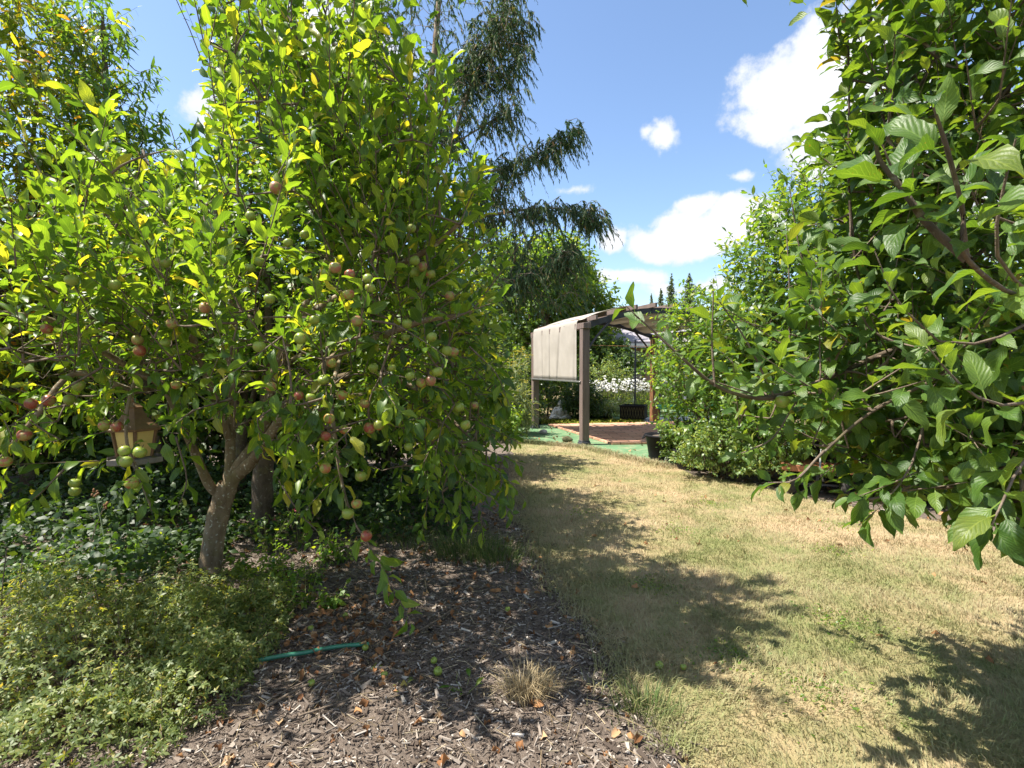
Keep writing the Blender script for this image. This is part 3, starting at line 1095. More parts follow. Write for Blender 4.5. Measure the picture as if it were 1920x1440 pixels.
def scatter(n, region, box, z=(.005, .02), fall=None):
    p = np.stack([rng.uniform(box[0], box[1], n), rng.uniform(box[2], box[3], n), rng.uniform(z[0], z[1], n)], 1)
    p = p[in_poly(p, region)]
    if fall is not None:
        p = p[fall(p) > rng.uniform(0, 1, len(p))]
    return p


p = scatter(52000, MULCH, (-2.6, .75, 1.9, 5.5), fall=lambda p: fov(p) * np.clip((2.9 / p[:, 1]) ** 1.5, 0, 1))
p = on_mulch(p); n_ = len(p)
sticks('wood_chips', p, rng.gamma(1.3, .013, n_) + .006, rng.uniform(.002, .010, n_), rng.uniform(.002, .006, n_), M['chip'])
p = scatter(1300, MULCH, (-1.8, .75, 1.9, 5.5), z=(.012, .03), fall=lambda p: fov(p))
p = on_mulch(p); n_ = len(p)
sticks('straw_litter', p, rng.uniform(.03, .12, n_), rng.uniform(.0012, .003, n_), rng.uniform(.0015, .003, n_), M['straw'])
p = on_mulch(scatter(1500, MULCH, (-1.8, .75, 1.9, 5.5), fall=lambda p: fov(p) * np.clip((2.9 / p[:, 1]) ** 1.5, 0, 1))); n_ = len(p)
sticks('coarse_bark', p, rng.uniform(.025, .075, n_), rng.uniform(.012, .03, n_), rng.uniform(.004, .012, n_), M['chip'])
p = edge_pts(1100, .07, .03) + np.array([0, 0, .01]); n_ = len(p)
sticks('edge_chips', p, rng.uniform(.012, .05, n_), rng.uniform(.003, .009, n_), rng.uniform(.002, .005, n_), M['chip'])
p = np.concatenate([scatter(500, BED, (2, 8, 4, 9.5)), scatter(1800, BED, (2.2, 8, 4, 9))])
n_ = len(p)
sticks('bark_chips', p, rng.uniform(.03, .09, n_), rng.uniform(.008, .02, n_), rng.uniform(.004, .01, n_), M['chip'])


def litter(name, p, size, mat):
    L = Leaves(); n = len(p)
    th = rng.uniform(0, 6.28, n)
    L.add(p, np.stack([np.cos(th), np.sin(th), rng.normal(0, .25, n)], 1), UP + rng.normal(0, .6, (n, 3)), size * rng.uniform(.6, 1.3, n))
    a, R, s = L.arrays()
    return link(name, leaf_mesh(name, a, R, s, TP['litter'], rng.uniform(0, 1, n)), mat, None, 'stuff')


def near(c, r):
    return lambda p: np.exp(-(((p[:, 0] - c[0]) / r[0]) ** 2 + ((p[:, 1] - c[1]) / r[1]) ** 2))
c1 = G(610, 1190)
p = np.concatenate([scatter(5200, MULCH, (-3, .7, 1.9, 5.5), (.015, .04), near(c1, (.5, .4))), scatter(900, MULCH, (-3.5, .7, 1.9, 6), (.015, .03), fov),
                    scatter(70, LAWN, (.3, 4, 2, 7), (.02, .03), fov)])
p = np.concatenate([on_mulch(p[p[:, 0] < np.interp(p[:, 1], EY_, EX_)]), p[p[:, 0] >= np.interp(p[:, 1], EY_, EX_)]])
litter('leaf_litter', p, .043, M['litter'])
p = scatter(900, BED, (2, 8, 4, 9.5), (.02, .04)); litter('bed_litter', p, .05, M['litter'])

# ------------------------------------------------------------------ pergola
pA, pB = np.array([1.40, 10.3, 0]), np.array([.57, 13.1, 0])
pu = nrm(pB - pA); pv = np.array([pu[1], -pu[0], 0])
PW, PL = 3.3, float(np.linalg.norm(pB - pA))
def pp(a, b, z):
    """pergola coordinates: a metres along the hung side, b metres across, z up"""
    return pA + pu * a + pv * b + UP * z
def arch_z(b):
    return 2.27 + .34 * math.sin(math.pi * min(max(b / PW, 0), 1))

per = thing('pergola', pA, 'wooden pergola with arched beams and a taupe cloth hanging down its left side', 'pergola')
for (a, b, m) in ((0, 0, 'pergola'), (PL, 0, 'pergola'), (0, PW, 'pergola'), (PL, PW, 'brown_wood')):
    q = MB().box(pp(a, b, 1.125), (.15, .15, 2.25), pv, pu, .006).build('post', M[m], per)
    if m == 'brown_wood':
        q['label'] = 'reddish brown corner post'
    MB().box(pp(a, b, .035), (.2, .2, .07), pv, pu, .01).box(pp(a, b, .085), (.175, .175, .03), pv, pu, .008).build('post_foot', M['pergola_dark'], per)
for b in (0, PW):
    MB().bar(pp(-.12, b, 2.31), pp(PL + .12, b, 2.31), .16, .11, .005).build('eave_beam', M['pergola'], per)
for a in (-.03, PL + .03):
    mb = MB()
    bs = np.linspace(.02, PW - .02, 15)
    for b0, b1 in zip(bs[:-1], bs[1:]):
        e = (b1 - b0) * .04
        mb.bar(pp(a, b0 - e, arch_z(b0) + .04), pp(a, b1 + e, arch_z(b1) + .04), .06, .11)
    mb.build('arch_beam', M['pergola_dark'], per)
    for b0, b1 in ((.06, .55), (PW - .06, PW - .55)):
        mb = MB()
        mb.tube([pp(a, b0, 1.86), pp(a, b0 + (b1 - b0) * .35, 2.1), pp(a, b1, arch_z(b1) + .0)], .024, .024, 6)
        mb.build('knee_brace', M['pergola_dark'], per)
pb = np.linspace(.16, PW - .16, 8)
for b in pb:
    MB().bar(pp(-.2, b, arch_z(b) + .14), pp(PL + .2, b, arch_z(b) + .14), .045, .085, .004).build('purlin', M['pergola'], per)
# hung cloth: over the first purlins, then straight down
def cloth(name, path, a0, a1, nu, folds, mat, thick=.004):
    path = smooth_path(np.array([(b, 0, z) for b, z in path]), 5)
    V = []
    us = np.linspace(a0, a1, nu)
    s = np.concatenate([[0], np.cumsum(np.linalg.norm(np.diff(path, axis=0), axis=1))]); s /= s[-1]
    for k, (b, _, z) in enumerate(path):
        hang = max(0, s[k] - .45) / .55
        for a in us:
            f = sum(w * math.exp(-((a - fa - fs * (s[k] - .7)) / fw) ** 2) for fa, fw, w, fs in folds) * hang
            f += .005 * math.sin(a * 7 + s[k] * 3) * hang + .002 * math.sin(a * 23 + 1) * hang
            V.append(pp(a, b + f, z + (.0 if hang else .008 * math.sin(a * 6))))
    n = nu
    F = [(k * n + i, k * n + i + 1, (k + 1) * n + i + 1, (k + 1) * n + i) for k in range(len(path) - 1) for i in range(n - 1)]
    o = link(name, np_mesh(name, V, F), mat, per)
    sm = o.modifiers.new('solid', 'SOLIDIFY'); sm.thickness = thick
    return o
cloth('hanging_cloth', [(1.25, arch_z(1.25) + .195), (.85, arch_z(.85) + .2), (.4, arch_z(.4) + .2), (.05, arch_z(.05) + .17), (-.06, 2.43), (-.085, 2.3), (-.085, 2.1), (-.08, 1.7), (-.075, 1.25)],
      .2, PL - .1, 110, [(.3, .03, .035, .2), (1.15, .035, .05, .45), (1.72, .022, .07, .05), (2.2, .022, .06, -.05)], M['canvas'])
mb = MB()
bs = np.linspace(1.3, PW - .15, 40)
pts = [(b, arch_z(b) + .085 - .05 * abs(math.sin((b - .16) / (pb[1] - pb[0]) * math.pi))) for b in bs]
cloth('roof_cloth', pts, .02, PL - .02, 8, [], M['canvas'])
MB().bar(pp(.0, -.085, 1.235), pp(PL + .02, -.085, 1.235), .03, .03, .004).build('hem_bar', M['metal'], per)
MB().tube([pp(.0, .1, 1.94), pp(.0, 1.6, 1.93), pp(.0, PW - .1, 1.95)], .006, .006, 5).build('cord', M['brown_wood'], per)

# patio, green carpet, slab
TURF = [(.0, 10.85), (.7, 10.45), (1.32, 10.05), (1.95, 8.8), (2.45, 7.95), (7, 8.6), (7, 19.2), (3.3, 19.2), (3.0, 15.6), (.25, 13.5), (-.25, 12.2)]
poly_sheet('turf_carpet', TURF, .016, M['turf'])
p = scatter(420, TURF, (-.2, 6, 8, 18), (.022, .04)); litter('carpet_litter', p, .06, M['litter'])
n_ = 5200
t_ = rng.uniform(0, 4, n_); k_ = np.minimum(t_.astype(int), 3); f_ = (t_ - k_)[:, None]
TE = np.array(TURF)[:5]
p = TE[k_] * (1 - f_) + TE[k_ + 1] * f_ + rng.normal(0, .09, (n_, 2)) - np.array([.02, .06])
blade_mesh('carpet_edge_grass', np.concatenate([p, np.full((n_, 1), .014)], 1), rng.uniform(.03, .08, n_), .008, 1.1, M['blades'], 'stuff')
dk = bmesh.new()
dv = [dk.verts.new(v) for v in [(*q, .02) for q in ((1.93, 10.25), (5.4, 10.6), (5.2, 14.5), (.93, 13.75))]]
fc = dk.faces.new(dv)
ex = bmesh.ops.extrude_face_region(dk, geom=[fc])
bmesh.ops.translate(dk, verts=[v for v in ex['geom'] if isinstance(v, bmesh.types.BMVert)], vec=(0, 0, .035))
bmesh.ops.recalc_face_normals(dk, faces=dk.faces)
me = bpy.data.meshes.new('patio'); dk.to_mesh(me); dk.free()
link('patio', me, M['deck'], None, 'structure')
poly_sheet('concrete_pad', [(3.55, 14.55), (6.6, 15.1), (6.4, 16.3), (3.5, 15.7)], .03, M['concrete'])

# house glimpsed behind
hs = thing('house', (8, 24, 0), 'house with low grey roof glimpsed beyond the pergola', 'house')
MB().box((9.2, 26, 1.2), (10, 6, 2.4)).build('wall', M['house_wall'], hs)
mb = MB()
y0, y1, ze, zr = 22.3, 26, 2.5, 3.75
for (ya, yb) in ((y0, y1), (29.7, y1)):
    d = np.array([0, yb - ya, zr - ze]); nrm_ = nrm(np.cross((1, 0, 0), d)); nrm_ = nrm_ * (1 if nrm_[2] > 0 else -1)
    c = np.array([9.2, (ya + yb) / 2, (ze + zr) / 2]) + nrm_ * .06
    mb.box(c, (10.8, np.linalg.norm(d) + .02, .1), (1, 0, 0), d)
mb.build('roof', M['house_roof'], hs)
MB().box((9.2, 22.24, 2.44), (10.8, .04, .16)).build('fascia', M['white'], hs)
MB().box((9.2, 22.9, 2.3), (9.9, .06, .12)).build('header_board', M['wood_post'], hs)
for x in (5.15, 5.75, 6.5, 7.4):
    MB().box((x, 22.85, 1.13), (.12, .12, 2.2)).build('porch_post', M['white'] if x != 5.75 else M['wood_post'], hs)

# dark metal plant frame
fr = thing('garden_trellis', G(1191, 772), 'dark metal plant frame with crossbar standing among the daisies', 'plant frame')
q0, q1 = P(1191, 700, 16.2), P(1237, 700, 16.0)
for q, zt in ((q0, 2.35), (q1, 1.35)):
    MB().bar((q[0], q[1], 0), (q[0], q[1], zt), .045, .045, 0, (0, 1, 0)).build('post', M['pergola_dark'], fr)
MB().bar((q0[0] - .18, q0[1] - .04, 1.08), (q1[0] + .1, q1[1] - .04, 1.08), .03, .03).build('crossbar', M['metal'], fr)
MB().tube([(q0[0] - .14, q0[1] - .045, 1.06), (q0[0], q0[1] - .045, .9)], .01, .01, 5).tube([(q1[0] + .1, q1[1] - .045, 1.06), (q1[0], q1[1] - .045, .9)], .01, .01, 5).build('brace', M['metal'], fr)

# bench beside the brown post
bn = thing('bench', (3.9, 14.6, 0), 'green plank bench running behind the reddish brown pergola post', 'bench')
bp = np.array([3.85, 14.75, 0]); bd = nrm(np.array([.99, .12, 0])); bq = np.cross(UP, bd)
MB().bar(bp + UP * .42, bp + bd * 2.2 + UP * .42, .34, .1, .008).build('seat', M['green_paint'], bn)
for t in (.1, 2.05):
    for s in (-.09, .1):
        MB().box(bp + bd * (t + .1 * (s > 0)) + bq * s + UP * .185, (.16, .1, .37), bd, bq, .006).build('leg', M['brown_wood'], bn)

# dark planter box
pl = thing('planter_box', P(1190, 770, 15.0) * np.array([1, 1, 0]), 'dark lattice sided planter box left of the brown post', 'planter')
c = np.array([3.47, 15.2, 0]); ax = nrm(np.array([.85, -.35, 0])); ay = np.cross(UP, ax)
for s in (-1, 1):
    MB().box(c + ay * s * .26 + UP * .24, (.68, .03, .34), ax, ay).build('side_panel', M['black'], pl)
    MB().box(c + ax * s * .325 + UP * .24, (.03, .49, .34), ax, ay).build('end_panel', M['black'], pl)
    mb = MB()
    for k in range(9):
        x = -.3 + k * .075
        mb.bar(c + ax * x + ay * s * .28 + UP * .1, c + ax * (x + .06) + ay * s * .28 + UP * .39, .012, .014, 0, ay)
        mb.bar(c + ax * (x + .06) + ay * s * .287 + UP * .1, c + ax * x + ay * s * .287 + UP * .39, .012, .014, 0, ay)
    mb.build('lattice', M['stone_dark'], pl, kind='stuff')
    MB().bar(c + ay * s * .27 - ax * .36 + UP * .43, c + ay * s * .27 + ax * .36 + UP * .43, .06, .04, .005).build('rim', M['black'], pl)
    MB().bar(c + ax * s * .33 - ay * .236 + UP * .428, c + ax * s * .33 + ay * .236 + UP * .428, .055, .036, .005).build('rim', M['black'], pl)
MB().box(c + UP * .2, (.62, .48, .3), ax, ay).build('soil', M['soil'], pl)

# ------------------------------------------------------------------ trees and shrubs behind
FAR = []
def ell(c, r, w=1.0):
    return (np.array(c, float), np.array(r, float), w)

# eucalyptus
eu = Plant('eucalyptus_tree', (-3.3, 15.6, 0), 'tall weeping eucalyptus with drooping grey-green sprays against the blue sky', 'tree', 'euc_bark', 'euc_leaf', 'euc')
E = lambda px, py, d=15.0: P(px, py, d)
tr_ = eu.limb([(-3.3, 15.6, 0), (-3.25, 15.55, 2.0), E(745, 520), E(757, 390), E(768, 280), E(800, 180), E(815, 95), E(826, -30), (-1.7, 14.8, 13.2)], .17, .05, 'trunk', 10)
euc_limbs = [
    ([E(770, 400), E(820, 330), E(845, 270), E(880, 170), E(913, 97), E(945, 20), (0, 14.6, 13.0)], .085, .02),
    ([E(760, 470), E(830, 390), E(893, 332), E(953, 313), E(1027, 280), E(1082, 240)], .07, .012),
    ([E(755, 520), E(830, 430), E(905, 407), E(987, 393), E(1045, 391), E(1095, 402), E(1115, 418)], .06, .012),
    ([E(750, 620), E(830, 570), E(895, 548), E(975, 520), E(1040, 490), E(1070, 470)], .06, .01),
    ([E(760, 420), E(730, 330), E(720, 220), E(700, 110), E(690, 0)], .06, .015),
    ([E(800, 190), E(840, 140), E(880, 120), E(900, 60)], .03, .01),
    ([E(880, 170), E(920, 150), E(955, 130), E(985, 110)], .03, .01), ([E(913, 97), E(950, 70), E(990, 60)], .025, .01), ([E(850, 270), E(900, 240), E(940, 215), E(965, 205)], .03, .01), ([E(770, 330), E(730, 270), E(715, 230)], .03, .01), ([E(830, 390), E(880, 370), E(940, 350)], .03, .01), ([E(768, 280), E(800, 250), E(840, 240)], .03, .01),
]
sprays_b, sprays_l = [], []
for pts, r0, r1 in euc_limbs:
    q = eu.limb(pts, r0, r1)
    ln = np.linalg.norm(np.diff(q, axis=0), axis=1).sum()
    n = int(ln * 44)
    t = rng.uniform(.22, 1.0, n) ** .8 * (len(q) - 1)
    i = np.minimum(t.astype(int), len(q) - 2)
    b = q[i] + (q[i + 1] - q[i]) * (t - i)[:, None] + rng.normal(0, 1, (n, 3)) * np.array([.15, .4, .1])
    sprays_b.append(b)
    sprays_l.append(1.4 * rng.uniform(.3, 1.0, n) * (1.15 - .45 * t / (len(q) - 1)))
q = tr_[len(tr_) // 3:]
i = rng.integers(0, len(q) - 1, 60)
sprays_b.append(q[i] + rng.normal(0, .35, (60, 3))); sprays_l.append(rng.uniform(.3, .8, 60))
n = 620
b = np.array([P(x, y, d) for x, y, d in zip(rng.uniform(570, 985, n), rng.uniform(-40, 400, n), rng.uniform(14.2, 16, n))])
b = b[carve_mask(b, [(885, 1100, 170, 330, 99, .25)])]
sprays_b.append(b); sprays_l.append(rng.uniform(.6, 1.3, len(b)))
# thick lower curtain
n = 260
b = np.stack([rng.uniform(-1.8, 1.9, n), rng.uniform(14.6, 15.8, n), rng.uniform(3.2, 5.4, n)], 1)
b = b[carve_mask(b, [(1060, 1400, 0, 440, 99, 0), (1090, 1400, 0, 900, 99, 0)])]
sprays_b.append(b); sprays_l.append(1.4 * rng.uniform(.4, .9, len(b)))
b = np.concatenate(sprays_b); ln = np.concatenate(sprays_l)
hd = nrm(rng.normal(0, 1, (len(b), 3)) * np.array([1, 1, .15]) + np.array([.35, -.1, .25]))
pts = make_shoots(b, hd * .55, ln, 5, -.75, .08)
for q in pts:
    shoot_leaves(eu.L, q, rng.integers(14, 26), .185, 30, .9, t0=.08, sunny=.1, jitter=.8)
eu.twigs(pts, .006, .002)
eu.twigs(connect(eu.nodes, b), .009, .005)
eu.finish(sides=3)

# round green tree behind the pergola, and others further off
def far_tree(name, label, base, ells, n, length, nleaf, size, leaf, tpl='oval', bark='bark_dark', trunk_r=.15, wins=None, group=None, cat='tree', outw=.5, up=.5, limbs=6, droop=.2, top=None, shell=.5, sunny=.4, zmin=.1):
    t = Plant(name, base, label, cat, bark, leaf, tpl, group)
    zt = max(e[0][2] for e in ells)
    top = np.array(top) if top is not None else np.array([ells[0][0][0], ells[0][0][1], zt])
    base = np.array(base, float)
    tr = t.limb([base, base * .6 + top * .4 + rng.normal(0, .06, 3), top], trunk_r, trunk_r * .35, 'trunk', 8)
    for k in range(limbs):
        e = ells[k % len(ells)]
        u = nrm(rng.normal(0, 1, 3) + np.array([0, 0, .4]))
        s = tr[int(len(tr) * rng.uniform(.3, .8))]
        tip = e[0] + u * e[1] * .7
        t.limb([s, (s + tip) / 2 + np.array([0, 0, .1 * np.linalg.norm(tip - s)]), tip], trunk_r * .4, trunk_r * .12, 'limb', 6)
    t.crown(n, ells, length, nleaf, size, outw, up, .4, shell=shell, wins=wins, droop=droop, sunny=sunny, zmin=zmin, jitter=1.0)
    t.finish(sides=3)
    return t

far_tree('broadleaf_tree', 'rounded leafy green tree behind the pergola below the eucalyptus boughs', (1.2, 23, 0),
         [ell((1.1, 23, 3.55), (2.8, 1.8, 3.1), 1.4), ell((-1.45, 23.5, 4.0), (2.7, 1.7, 3.6)), ell((3.3, 22.5, 2.85), (1.2, 1.1, 2.0), .6)], 2200, (.4, .95), 11, .24, 'tree_leaf')
far_tree('golden_tree', 'sunlit yellow-green tree top showing through the eucalyptus sprays', (.6, 21, 0),
         [ell((1.65, 21, 5.0), (1.35, 1.2, 1.5)), ell((.3, 21.1, 3.8), (1.75, 1.3, 2.2))], 800, (.4, .9), 10, .22, 'shrub_leaf')
far_tree('dark_leaved_tree', 'dark leaved small tree inside the pergola view in front of the house', (3.0, 20.6, 0),
         [ell((3.3, 20.6, 1.75), (1.1, .9, .85), 1.2), ell((4.0, 20.3, 1.6), (.7, .7, .5), .5)], 420, (.3, .7), 10, .19, 'ever_leaf')

# distant conifers
def conifer(px, ytop, d, wpx, label, group='distant conifers'):
    x = (px - 960) / 1000 * d
    zt = CAM_Z + (690 - ytop) / 1000 * d
    t = Plant('conifer_tree', (x, d, 0), label, 'conifer', 'bark_dark', 'conifer_leaf', 'tiny', group)
    t.limb([(x, d, 0), (x, d, zt * .5), (x, d, zt * .98)], .25, .04, 'trunk', 6)
    L = t.L
    hw = wpx * 2.7 / 1000 * d
    n = 420
    f = rng.uniform(0, 1, n) ** .75
    th = rng.uniform(0, 6.28, n)
    r = hw * (f * .95 + .02) * rng.uniform(.55, 1.1, n)
    z = zt - f * zt * .66
    b = np.stack([np.full(n, x), np.full(n, d), z], 1)
    dr = np.stack([np.cos(th), np.sin(th), rng.uniform(-.25, .3, n)], 1)
    pts = make_shoots(b, dr, r, 5, .1)
    for q in pts:
        shoot_leaves(L, q, 11, .14 + .5 * min(1, np.linalg.norm(q[-1] - q[0]) / max(hw, .1)), 45, .3, t0=.1, sunny=.1, tip_small=.6, jitter=1)
    t.twigs(pts, .05, .02)
    t.finish(sides=3)
conifer(1257, 514, 62, 13, 'pointed distant conifer, second from the right of the row on the skyline')
conifer(1290, 512, 60, 19, 'rightmost and widest of the distant conifers on the skyline')
conifer(1238, 541, 66, 9, 'short distant conifer just left of the two tall pointed ones')
conifer(1220, 551, 72, 6, 'smallest and leftmost distant conifer above the pergola roof')

# far backdrop of gardens and woods, too far to tell apart
back = Leaves()
n = 9000
az = rng.uniform(-62, 62, n)
dd = rng.uniform(34, 46, n)
hgt = 3.0 + 1.6 * np.sin(az * .31) + 1.1 * np.sin(az * .83 + 1)
hgt = np.where((az > 8) & (az < 22), 3.0, hgt)
zz = rng.uniform(.1, 1, n) ** .8 * hgt
p = np.stack([np.sin(np.radians(az)) * dd, np.cos(np.radians(az)) * dd, zz], 1)
back.add(p, rng.normal(0, 1, (n, 3)), UP + rng.normal(0, .6, (n, 3)), rng.uniform(.5, 1.1, n))
a_, R_, s_ = back.arrays()
link('far_woods', leaf_mesh('far_woods', a_, R_, s_, TP['oval'], rng.uniform(0, 1, n)), M['tree_leaf'], None, 'stuff')

# left hand background trees
far_tree('peach_tree', 'tall tree at far left with drooping leaves tinged yellow and orange', (-5.6, 6.2, 0),
         [ell((-5.6, 6.0, 3.3), (1.2, 1.0, 2.6), 1.6), ell((-6.6, 5.6, 2.6), (1.2, 1.0, 2.2)), ell((-4.6, 6.2, 2.6), (.9, .8, 1.2), .7)], 1900, (.35, .8), 14, .17, 'peach_leaf', 'long', droop=.7, trunk_r=.1, limbs=9)
pt = Plant('whip_tree', (-4.15, 6.4, 0), 'slender tree top with long arching leaves right of the orange tinged tree', 'tree', 'bark_dark', 'pear_leaf', 'long')
pt.limb([(-4.15, 6.4, 0), P(215, 400, 6.2), P(205, 250, 6.0), P(195, 90, 6.0), P(192, 20, 6)], .06, .012, 'trunk')
pt.crown(240, [ell(P(195, 150, 6.0), (.35, .35, .7)), ell(P(215, 330, 6.1), (.7, .5, .6), 1.6)], (.3, .55), 13, .14, .5, .4, droop=.8)
pt.finish(sides=3)
far_tree('plum_tree', 'upright tree with thin whippy stems and mid green leaves rising behind the front apple tree', (-2.9, 5.6, 0),
         [ell((-2.75, 5.5, 3.1), (1.0, .9, 1.75), 1.5), ell((-1.9, 5.6, 2.6), (.9, .8, 1.5))], 900, (.45, 1.0), 14, .105, 'pear_leaf', 'pear', outw=.25, up=1.1, trunk_r=.08, limbs=9,
         wins=[(220, 395, 0, 270, 99, 0)])
for (c, r, n) in (((-4.4, 7.2, 1.3), (1.5, 1.0, 1.6), 520), ((-7.2, 7.2, 1.6), (1.5, 1.0, 1.9), 420), ((-2.2, 7.4, 1.4), (1.5, .9, 1.7), 520), ((-.9, 8.2, 1.3), (.8, .8, 1.4), 260), ((-3.3, 6.5, .6), (.9, .6, .75), 150), ((-5.6, 6.4, .6), (1.1, .6, .8), 170), ((-1.5, 6.6, .55), (.8, .5, .7), 130), ((-7.6, 6.0, .7), (1.0, .6, .9), 150)):
    far_tree('evergreen_shrub', 'dark evergreen shrub filling the shade behind the apple trees', (c[0], c[1], 0), [ell(c, r)], int(n * 1.9), (.3, .6), 11, .125, 'ever_leaf', 'oval',
             trunk_r=.06, group='dark shrubs behind the apple trees', cat='shrub', shell=.7)

# mixed border right of the left tree: bushes behind statue
def shrub(name, label, c, r, n, size, leaf, tpl='oval', length=(.2, .45), nleaf=10, group=None, up=.4, outw=.6, droop=.25, wins=None, shell=.6, cat='shrub', limbs=5):
    return far_tree(name, label, (c[0], c[1], 0), [ell(c, r)], int(n * 1.35), length, nleaf, size * 1.4, leaf, tpl, trunk_r=.035, group=group, cat=cat, limbs=limbs, shell=shell, up=up, outw=outw, droop=droop, wins=wins)
shrub('leafy_shrub', 'green shrub behind the seated statue under the hanging cloth', (1.1, 16.6, .9), (1.1, .7, 1.1), 330, .09, 'ever_leaf')
shrub('leafy_shrub', 'bushy shrub left of the hanging cloth behind the fennel stems', (-.75, 13.9, 1.2), (.95, .8, 1.4), 330, .08, 'tree_leaf')
shrub('strappy_shrub', 'dark strap leaved clump right of the near pergola post', (2.05, 15.4, .45), (.5, .45, .6), 130, .28, 'dark_leaf', 'strap', (.2, .4), 8, up=1.0, droop=.5, cat='plant')
shrub('lime_shrub', 'pale yellow-green shrub above the white daisies', (3.3, 18.6, 1.05), (.8, .5, .55), 200, .06, 'pale_leaf', 'tiny', cat='shrub')

shrub('grass_clump', 'soft blue-green grassy clump at the foot of the fennel stems', (-.1, 11.9, .4), (.5, .4, .5), 150, .24, 'fennel_leaf', 'strap', (.2, .45), 9, up=1.1, droop=.3, cat='grass clump')
shrub('leafy_perennial', 'low leafy green plant beside the carpet edge left of the pergola', (-.25, 11.0, .3), (.35, .3, .35), 130, .07, 'weed_leaf', 'oval', (.15, .35), 9, cat='plant')
shrub('leafy_perennial', 'low leafy green plant behind the left pergola post', (.25, 14.4, .35), (.5, .4, .4), 150, .08, 'ever_leaf', 'oval', (.15, .35), 9, cat='plant')

# daisies
da = thing('daisy_clump', (3.6, 17.2, 0), 'broad clump of white daisies behind the dark planter box', 'daisies')
L = Leaves()
n = 300
p = np.stack([rng.uniform(2.3, 4.9, n), rng.uniform(16.7, 17.9, n), np.zeros(n)], 1)
h = rng.uniform(.8, 1.15, n)
dr = nrm(np.stack([rng.normal(0, .12, n), rng.normal(-.05, .1, n), np.ones(n)], 1))
pts = make_shoots(p, dr, h, 5)
for q in pts:
    shoot_leaves(L, q[:4], 9, .09, 45, .1, t0=.1, sunny=.2)
a_, R_, s_ = L.arrays()
link('foliage', leaf_mesh('foliage', a_, R_, s_, TP['shrub'], rng.uniform(0, 1, len(a_))), M['weed_leaf'], da, 'stuff')
V, F = tubes(pts, np.full((n, 5), .006), 3)
link('stems', np_mesh('stems', V, F), M['green_twig'], da, 'stuff')
tip = pts[:, -1]
Lp = Leaves(); nf = 9
k = np.arange(nf) * 2 * math.pi / nf
ctr = np.repeat(tip, nf, 0)
tl = nrm(np.stack([rng.normal(-.1, .35, n), rng.normal(-.45, .3, n), np.ones(n)], 1)); tl = np.repeat(tl, nf, 0)
a1 = nrm(np.cross(tl, np.array([[0, 1, 0.01]]))); a2 = np.cross(tl, a1)
kk = np.tile(k, n)[:, None]
Lp.add(ctr, a1 * np.cos(kk) + a2 * np.sin(kk), tl, np.full(len(ctr), .055))
a_, R_, s_ = Lp.arrays()
link('petals', leaf_mesh('petals', a_, R_, s_, TP['oval'], rng.uniform(0, 1, len(a_))), M['petal'], da, 'stuff')
sticks_ = Leaves(); sticks_.add(tip + UP * .006, tl[::nf] * .2 + rng.normal(0, 1, (n, 3)), tl[::nf], np.full(n, .025))
a_, R_, s_ = sticks_.arrays()
link('flower_eyes', leaf_mesh('flower_eyes', a_, R_, s_, TP['oval'], rng.uniform(0, 1, n)), M['yellow'], da, 'stuff')
shrub('grass_clump', 'dry tawny grass at the foot of the daisies', (3.0, 16.3, .15), (.8, .25, .2), 90, .22, 'fennel_leaf', 'strap', (.1, .25), 9, up=1.0, cat='grass clump')

# moss strip before the statue
n = 3500
p = np.stack([rng.uniform(.75, 3.6, n), rng.normal(14.6, .28, n), rng.uniform(.02, .06, n)], 1)
L = Leaves(); L.add(p, rng.normal(0, 1, (n, 3)) * np.array([1, 1, .4]), UP + rng.normal(0, .5, (n, 3)), rng.uniform(.04, .09, n))
a_, R_, s_ = L.arrays()
link('moss_strip', leaf_mesh('moss_strip', a_, R_, s_, TP['oval'], rng.uniform(0, 1, n)), M['moss'], None, 'stuff')

# fennel: feathery stems with flat yellow heads
def fennel(base, h, spread, nst, label):
    t = thing('fennel_plant', (*base, 0), label, 'fennel', 'fennel stems left of the pergola')
    b = np.stack([base[0] + rng.normal(0, .1, nst), base[1] + rng.normal(0, .1, nst), np.zeros(nst)], 1)
    d = nrm(np.stack([rng.normal(spread, .25, nst), rng.normal(-.1, .2, nst), np.ones(nst)], 1))
    pts = make_shoots(b, d, rng.uniform(.7, 1.05, nst) * h, 5, -.05)
    # side stems
    sb = np.concatenate([pts[:, 2], pts[:, 3], pts[:, 3]]); sd = nrm(np.stack([rng.normal(spread, .6, len(sb)), rng.normal(0, .5, len(sb)), np.ones(len(sb))], 1))
    sp = make_shoots(sb, sd, rng.uniform(.2, .45, len(sb)) * h * .5, 5)
    allp = np.concatenate([pts, sp])
    V, F = tubes(allp, np.tile(np.linspace(.006, .003, 5), (len(allp), 1)), 3)
    link('stems', np_mesh('stems', V, F), M['fennel_stem'], t, 'stuff')
    L = Leaves()
    for q in allp:
        shoot_leaves(L, q, 26, .13, 45, .35, t0=.05, sunny=.1, jitter=1)
    a_, R_, s_ = L.arrays()
    link('foliage', leaf_mesh('foliage', a_, R_, s_, TP['strap'], rng.uniform(0, 1, len(a_))), M['fennel_leaf'], t, 'stuff')
    H = Leaves()
    for q in allp[:, -1]:
        m = 22
        th = rng.uniform(0, 6.28, m); rr = .06 * np.sqrt(rng.uniform(0, 1, m))
        H.add(q + np.stack([rr * np.cos(th), rr * np.sin(th), .02 - rr * .2], 1), rng.normal(0, 1, (m, 3)), UP + rng.normal(0, .4, (m, 3)), rng.uniform(.014, .026, m))
    a_, R_, s_ = H.arrays()
    link('flower_heads', leaf_mesh('flower_heads', a_, R_, s_, TP['oval'], rng.uniform(0, 1, len(a_))), M['yellow'], t, 'stuff')
